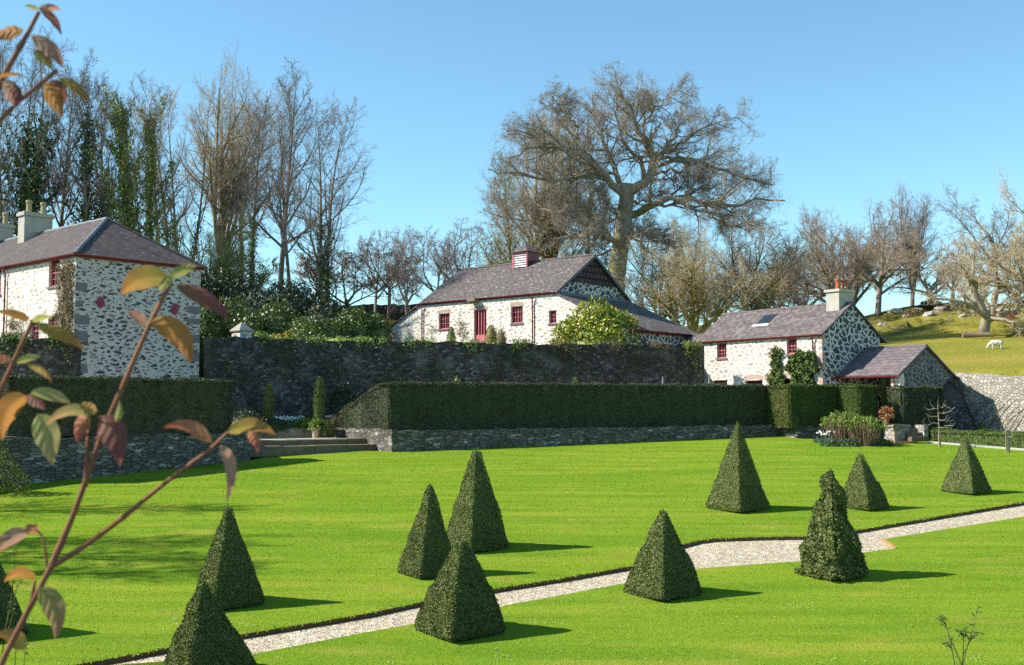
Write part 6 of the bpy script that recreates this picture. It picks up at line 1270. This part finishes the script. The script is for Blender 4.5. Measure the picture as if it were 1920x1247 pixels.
lg = mb.build("fallen_log", M['stake'], None, True); lg.location = p; lg.rotation_euler = (0, 0, -.05); tag(lg, "pale fallen log lying in the sheep field below the gnarled tree", "log")
ROCKS = [(1682, 588, 15, "pale rock at the foot of the tree on the knoll"), (1655, 610, 9, "whitish stones at the bottom of the knoll's left side"), (1780, 601, 6, "small dark boulder alone on the grass"), (1745, 592, 13, "grey rocky outcrop in the middle of the bank"), (1805, 594, 8, "pale boulder left of the gnarled field tree"), (1765, 582, 12, "grey rocks below the low twisted tree"), (1885, 588, 17, "broad flat outcrop right of the gnarled field tree"), (1700, 594, 8, "dark stone on the slope below the knoll trees"), (1720, 584, 10, "rocks between the two knoll trees"), (1830, 585, 8, "stone high on the bank behind the gnarled field tree")]
for i, (px, py, hw_, lab) in enumerate(ROCKS):
    p = on_land(px, py); bm = bmesh.new(); bmesh.ops.create_icosphere(bm, subdivisions=3, radius=1); rg = random.Random(i + 3); sc_ = hw_ / FPX * p.y
    from mathutils import noise as mn
    for v in bm.verts: f = 1 + .45 * mn.noise(v.co * 1.3 + Vector((i * 5, 0, 0))) + .22 * mn.noise(v.co * 3.1 + Vector((0, i * 3, 0))); v.co = Vector((v.co.x * sc_, v.co.y * sc_ * .8, v.co.z * sc_ * .55)) * f
    me = bpy.data.meshes.new("rock"); bm.to_mesh(me); bm.free(); ro = link("rock", me, M['rock']); ro.location = p + Vector((0, 0, sc_ * .1)); tag(ro, lab, "rock", "rocks on the hillside")
# rough tussocks on the bank
def tussock(px, py, hw_, lab, mat):
    p = on_land(px, py); r = hw_ / FPX * p.y; lobes_shrub("gorse_clump", [(p.x, p.y, p.z, r, r * .8, r * .5), (p.x + r * .8, p.y + .5, p.z, r * .7, r * .6, r * .4)], int(500 + 40 * hw_), .22, .06, mat, lab, "undergrowth", core=False, up=.5)
tussock(1715, 592, 22, "brownish scrub on the bank right of the knoll", 'creeper'); tussock(1670, 600, 18, "mossy scrub at the left foot of the knoll", 'budleaf'); tussock(1790, 580, 24, "low scrub along the top of the bank", 'rhodo_dark'); tussock(1745, 575, 20, "dark scrub under the tall grey crowned tree", 'rhodo_dark'); tussock(1880, 600, 22, "russet bracken patch right of the gnarled tree", 'copper')
# ------------------------------------------------------------------ the shrub at the left edge and weeds
pe = PL(8, 905); lobes_shrub("edge_shrub", [(P(-6, 850, 35.5).x, 35.5, lawn_z(35.5) + .5, .75, .6, .9), (P(25, 870, 35.8).x, 35.8, lawn_z(35.5) + .2, .5, .5, .6), (P(-40, 800, 35.5).x, 35.5, lawn_z(35.5) + 1.2, .8, .6, 1.1)], 2600, .09, .05, 'budleaf', "light leaved shrub at the left edge in front of the dry stone wall", core=False)
def seedling(base_px, D, stems, label, mat, group=None, th=.0045, leafL=.04):
    g0 = P(base_px[0], base_px[1], D); e = empty("weed", (g0.x, D, -1.75), 0, label, "weed", group); o = Vector(e.location); mb = MB(); rng = np.random.default_rng(int(base_px[0] + 50)); C, Dv = [], []
    for s in stems:
        q = [P(a, b, D) - o for a, b in s]; q = [Vector((q[0].x * .9, 0, 0))] + q if s[0][1] > 1238 else q; mb.tube(q, [th * (1 - .6 * i / len(q)) for i in range(len(q))], 5)
        for k in range(int(4 + 2 * len(s))): t = .45 + .55 * rng.random(); i = min(int(t * (len(s) - 1)), len(s) - 2); qq_ = q[-len(s):]; C.append(qq_[i].lerp(qq_[i + 1], t * (len(s) - 1) - i)); Dv.append((rng.normal(0, 1), rng.normal(0, .6), rng.normal(-.2, .7)))
        for k in range(4): C.append(q[-1]); Dv.append((rng.normal(0, 1), rng.normal(0, .6), rng.normal(-.3, .6)))
    mb.build("stem", M[mat], e, True); V, F = cards(np.array(C), np.array(Dv), rand_unit(len(C), rng), leafL * rng.uniform(.5, 1.2, len(C)), leafL * .2, rng); link("leaves", np_mesh("leaves", V, F), M[mat], e)
seedling((1800, 1247), 6.4, [[(1803, 1247), (1790, 1215), (1781, 1198), (1773, 1170), (1765, 1152)], [(1790, 1247), (1787, 1230), (1784, 1212), (1781, 1198), (1771, 1165), (1762, 1160)], [(1806, 1247), (1811, 1220), (1818, 1200), (1827, 1170), (1832, 1142)], [(1804, 1247), (1807, 1220), (1806, 1196), (1802, 1183), (1798, 1186)], [(1818, 1200), (1811, 1188), (1806, 1180)], [(1818, 1201), (1828, 1193), (1836, 1186)], [(1786, 1218), (1779, 1211), (1772, 1204)]], "thin stemmed dark green weed rising at the bottom right of the picture", 'yew')
seedling((10, 1247), 5.5, [[(5, 1247), (8, 1190), (20, 1130), (28, 1060), (26, 1028)], [(0, 1247), (12, 1170), (30, 1110), (40, 1085)], [(28, 1247), (30, 1215), (28, 1205)], [(45, 1247), (47, 1225), (50, 1210)], [(10, 1200), (25, 1150), (24, 1090)]], "spindly pale weed beside the half hidden pyramid at the lower left", 'budleaf', th=.0028, leafL=.03)

# ------------------------------------------------------------------ dogwood close to the camera
DG = empty("dogwood", (-.95, 1.65, -1.75), 0, "dogwood shrub with reddening leaves hanging close to the camera at the left", "shrub"); DO = Vector(DG.location)
def dstem(pts, r, depth=1.5, dz=0.0, foot=False):
    q = [P(a, b, depth + dz * i / max(1, len(pts) - 1)) - DO for i, (a, b) in enumerate(pts)]
    if foot: q = [Vector((0, 0, -.05)), Vector((q[0].x * .3, q[0].y * .3, q[0].z * .55))] + q
    n = max(8, len(q) * 4); Q = resample([tuple(v) for v in q], n); rr = np.linspace(r, r * .55, n); mb = MB()
    for i in range(2, n - 2):
        if i % 9 == 0: rr[i] *= 1.25
    mb.tube([Vector(v) for v in Q], list(rr), 10); o = mb.build("stem", M['dog_stem'], DG, True, True); return o
def dleaf(b, t, w, key, bend=(0, 0), depth=1.5, roll=.5, fold=.35, droop=0.0, seed=0, curl=.0):
    rng = random.Random(int(b[0] * 7 + b[1] + seed)); nt_, ns = 16, 9; c = ((b[0] + t[0]) / 2 + bend[0], (b[1] + t[1]) / 2 + bend[1]); d1 = depth + rng.uniform(-.03, .03); ctr = []
    for i in range(nt_ + 1):
        u = i / nt_; x = (1 - u) ** 2 * b[0] + 2 * u * (1 - u) * c[0] + u * u * t[0]; y = (1 - u) ** 2 * b[1] + 2 * u * (1 - u) * c[1] + u * u * t[1]; ctr.append(P(x, y, depth + (d1 - depth) * u) - DO)
    V, UV, F = [], [], []
    for i in range(nt_ + 1):
        u = i / nt_; T = (ctr[min(i + 1, nt_)] - ctr[max(i - 1, 0)]).normalized(); view = (ctr[i] + DO).normalized(); per = T.cross(view).normalized(); nn = per.cross(T).normalized(); ro = roll + curl * u; wd_ = per * math.cos(ro) + nn * math.sin(ro); no = nn * math.cos(ro) - per * math.sin(ro)
        hw_ = w / 2 / FPX * depth / max(.45, abs(math.cos(ro))) * max(0.0, math.sin(math.pi * min(1, u ** .72)) ** .85) * (1 - .28 * u ** 4) + .0005
        for j in range(ns): s_ = -1 + 2 * j / (ns - 1); wav = .08 * math.sin(u * 17 + s_ * 2 + seed) * s_ * s_; V.append(ctr[i] + wd_ * hw_ * s_ + no * hw_ * (fold * abs(s_) ** 1.3 + wav)); UV.append((u, (s_ + 1) / 2))
    for i in range(nt_):
        for j in range(ns - 1): F.append((i * ns + j, i * ns + j + 1, (i + 1) * ns + j + 1, (i + 1) * ns + j))
    me = bpy.data.meshes.new("leaf"); me.from_pydata([tuple(v) for v in V], [], F); ul = me.uv_layers.new(name="UVMap")
    for l in me.loops: ul.data[l.index].uv = UV[l.vertex_index]
    me.polygons.foreach_set("use_smooth", [True] * len(F)); return link("leaf", me, DL[key], DG)
S1 = 1.48
dstem([(-60, 1400), (0, 1243), (33, 1183), (99, 1059), (130, 985), (160, 913), (182, 825), (215, 764), (243, 695), (270, 629), (303, 560), (320, 530)], .0058, S1, foot=True)
dstem([(97, 1062), (150, 1030), (220, 979), (310, 905), (397, 841), (427, 811)], .0040, S1)
dstem([(160, 913), (163, 870), (165, 819), (168, 785)], .0035, S1); dstem([(182, 825), (195, 800), (187, 780)], .003, S1)
dstem([(-120, 1100), (-60, 860), (0, 725), (33, 670), (55, 612), (62, 600)], .0055, S1 + .1, foot=True)
dstem([(-150, 900), (-110, 420), (-40, 236), (0, 208), (34, 194), (95, 146), (107, 132)], .0055, S1 + .05, foot=True); dstem([(-60, 330), (-20, 220), (0, 154), (25, 110), (50, 67), (73, 22)], .005, S1 + .05)
dstem([(42, 1170), (58, 1130), (66, 1088)], .003, S1); dstem([(20, 775), (40, 750), (66, 738)], .003, S1 + .05); dstem([(90, 1075), (80, 1000), (60, 990)], .002, S1)
LV = [((42, 62), (-14, 76), 30, 'orange', (-8, -26), .6), ((59, 68), (117, 126), 34, 'pink', (22, -16), .4), ((73, 17), (115, 66), 18, 'purple', (12, -6), .9), ((73, 16), (114, 20), 16, 'pink', (10, -14), .6), ((73, 17), (46, 12), 9, 'green', (-4, -6), .6), ((63, 94), (98, 131), 26, 'mottled', (14, -8), .5), ((64, 94), (92, 122), 14, 'red', (6, 2), .8), ((112, 146), (168, 196), 22, 'olive_orange', (20, -14), .5), ((80, 158), (116, 220), 40, 'orange', (4, -18), .3), ((92, 152), (114, 205), 34, 'purple', (26, -22), .5), ((3, 156), (28, 202), 36, 'pink', (14, -12), .4), ((20, 152), (36, 196), 22, 'purple', (12, -4), .5), ((-4, 146), (48, 146), 7, 'orange', (10, -16), .7),
 ((316, 522), (228, 554), 50, 'olive_orange', (-28, -30), .35), ((322, 522), (368, 500), 22, 'green', (4, -14), .5), ((331, 534), (432, 602), 34, 'purple', (26, -16), .45), ((281, 604), (356, 684), 50, 'orange', (46, -36), .3), ((275, 612), (240, 582), 22, 'pink', (-2, -4), .5), ((320, 512), (300, 545), 20, 'green', (-6, 10), .5),
 ((55, 600), (-8, 584), 18, 'orange', (0, -4), .6), ((61, 602), (98, 596), 14, 'green', (4, -8), .6), ((68, 608), (158, 656), 28, 'olive_orange', (14, -14), .5), ((32, 682), (76, 669), 16, 'green', (0, -10), .5), ((50, 682), (97, 718), 14, 'olive_orange', (22, -12), .5), ((22, 680), (-8, 664), 20, 'red', (0, -6), .6),
 ((48, 742), (4, 826), 48, 'orange', (-30, -26), .3), ((58, 736), (132, 757), 26, 'mottled', (16, -10), .45), ((54, 740), (84, 768), 24, 'purple', (6, 0), .7), ((72, 776), (98, 872), 54, 'mottled', (8, -6), .25),
 ((178, 776), (86, 798), 24, 'green_red', (-14, -38), .45), ((168, 780), (146, 832), 34, 'red', (-22, -12), .4), ((186, 780), (224, 876), 56, 'purple', (32, -34), .3), ((150, 770), (182, 772), 22, 'olive_orange', (4, -16), .6), ((216, 792), (224, 752), 15, 'green', (8, 0), .6), ((190, 782), (212, 830), 12, 'pink', (12, -12), .8),
 ((397, 830), (308, 802), 30, 'red', (0, -34), .5), ((427, 811), (516, 816), 32, 'olive_orange', (10, -36), .4), ((468, 806), (482, 848), 22, 'red', (12, -8), .5), ((412, 836), (424, 942), 26, 'pink', (38, -26), .35),
 ((52, 996), (-12, 1042), 32, 'pink', (-16, -14), .4), ((48, 1000), (70, 984), 26, 'red', (4, 2), .4), ((66, 1086), (8, 1092), 22, 'orange', (-8, -34), .5), ((72, 1104), (104, 1200), 46, 'green_red', (30, -22), .3), ((46, 1218), (-10, 1190), 34, 'olive_orange', (6, -20), .4)]
for i, (b, t, w, key, bend, roll) in enumerate(LV): dleaf(b, t, w * .86, key, (bend[0] * .75, bend[1] * .75), S1 + (.05 if b[1] < 300 or b[0] < 60 else 0) - .01, roll * (1 if i % 2 else -1), .38, 0, i, .25 * (1 if i % 3 else -1))
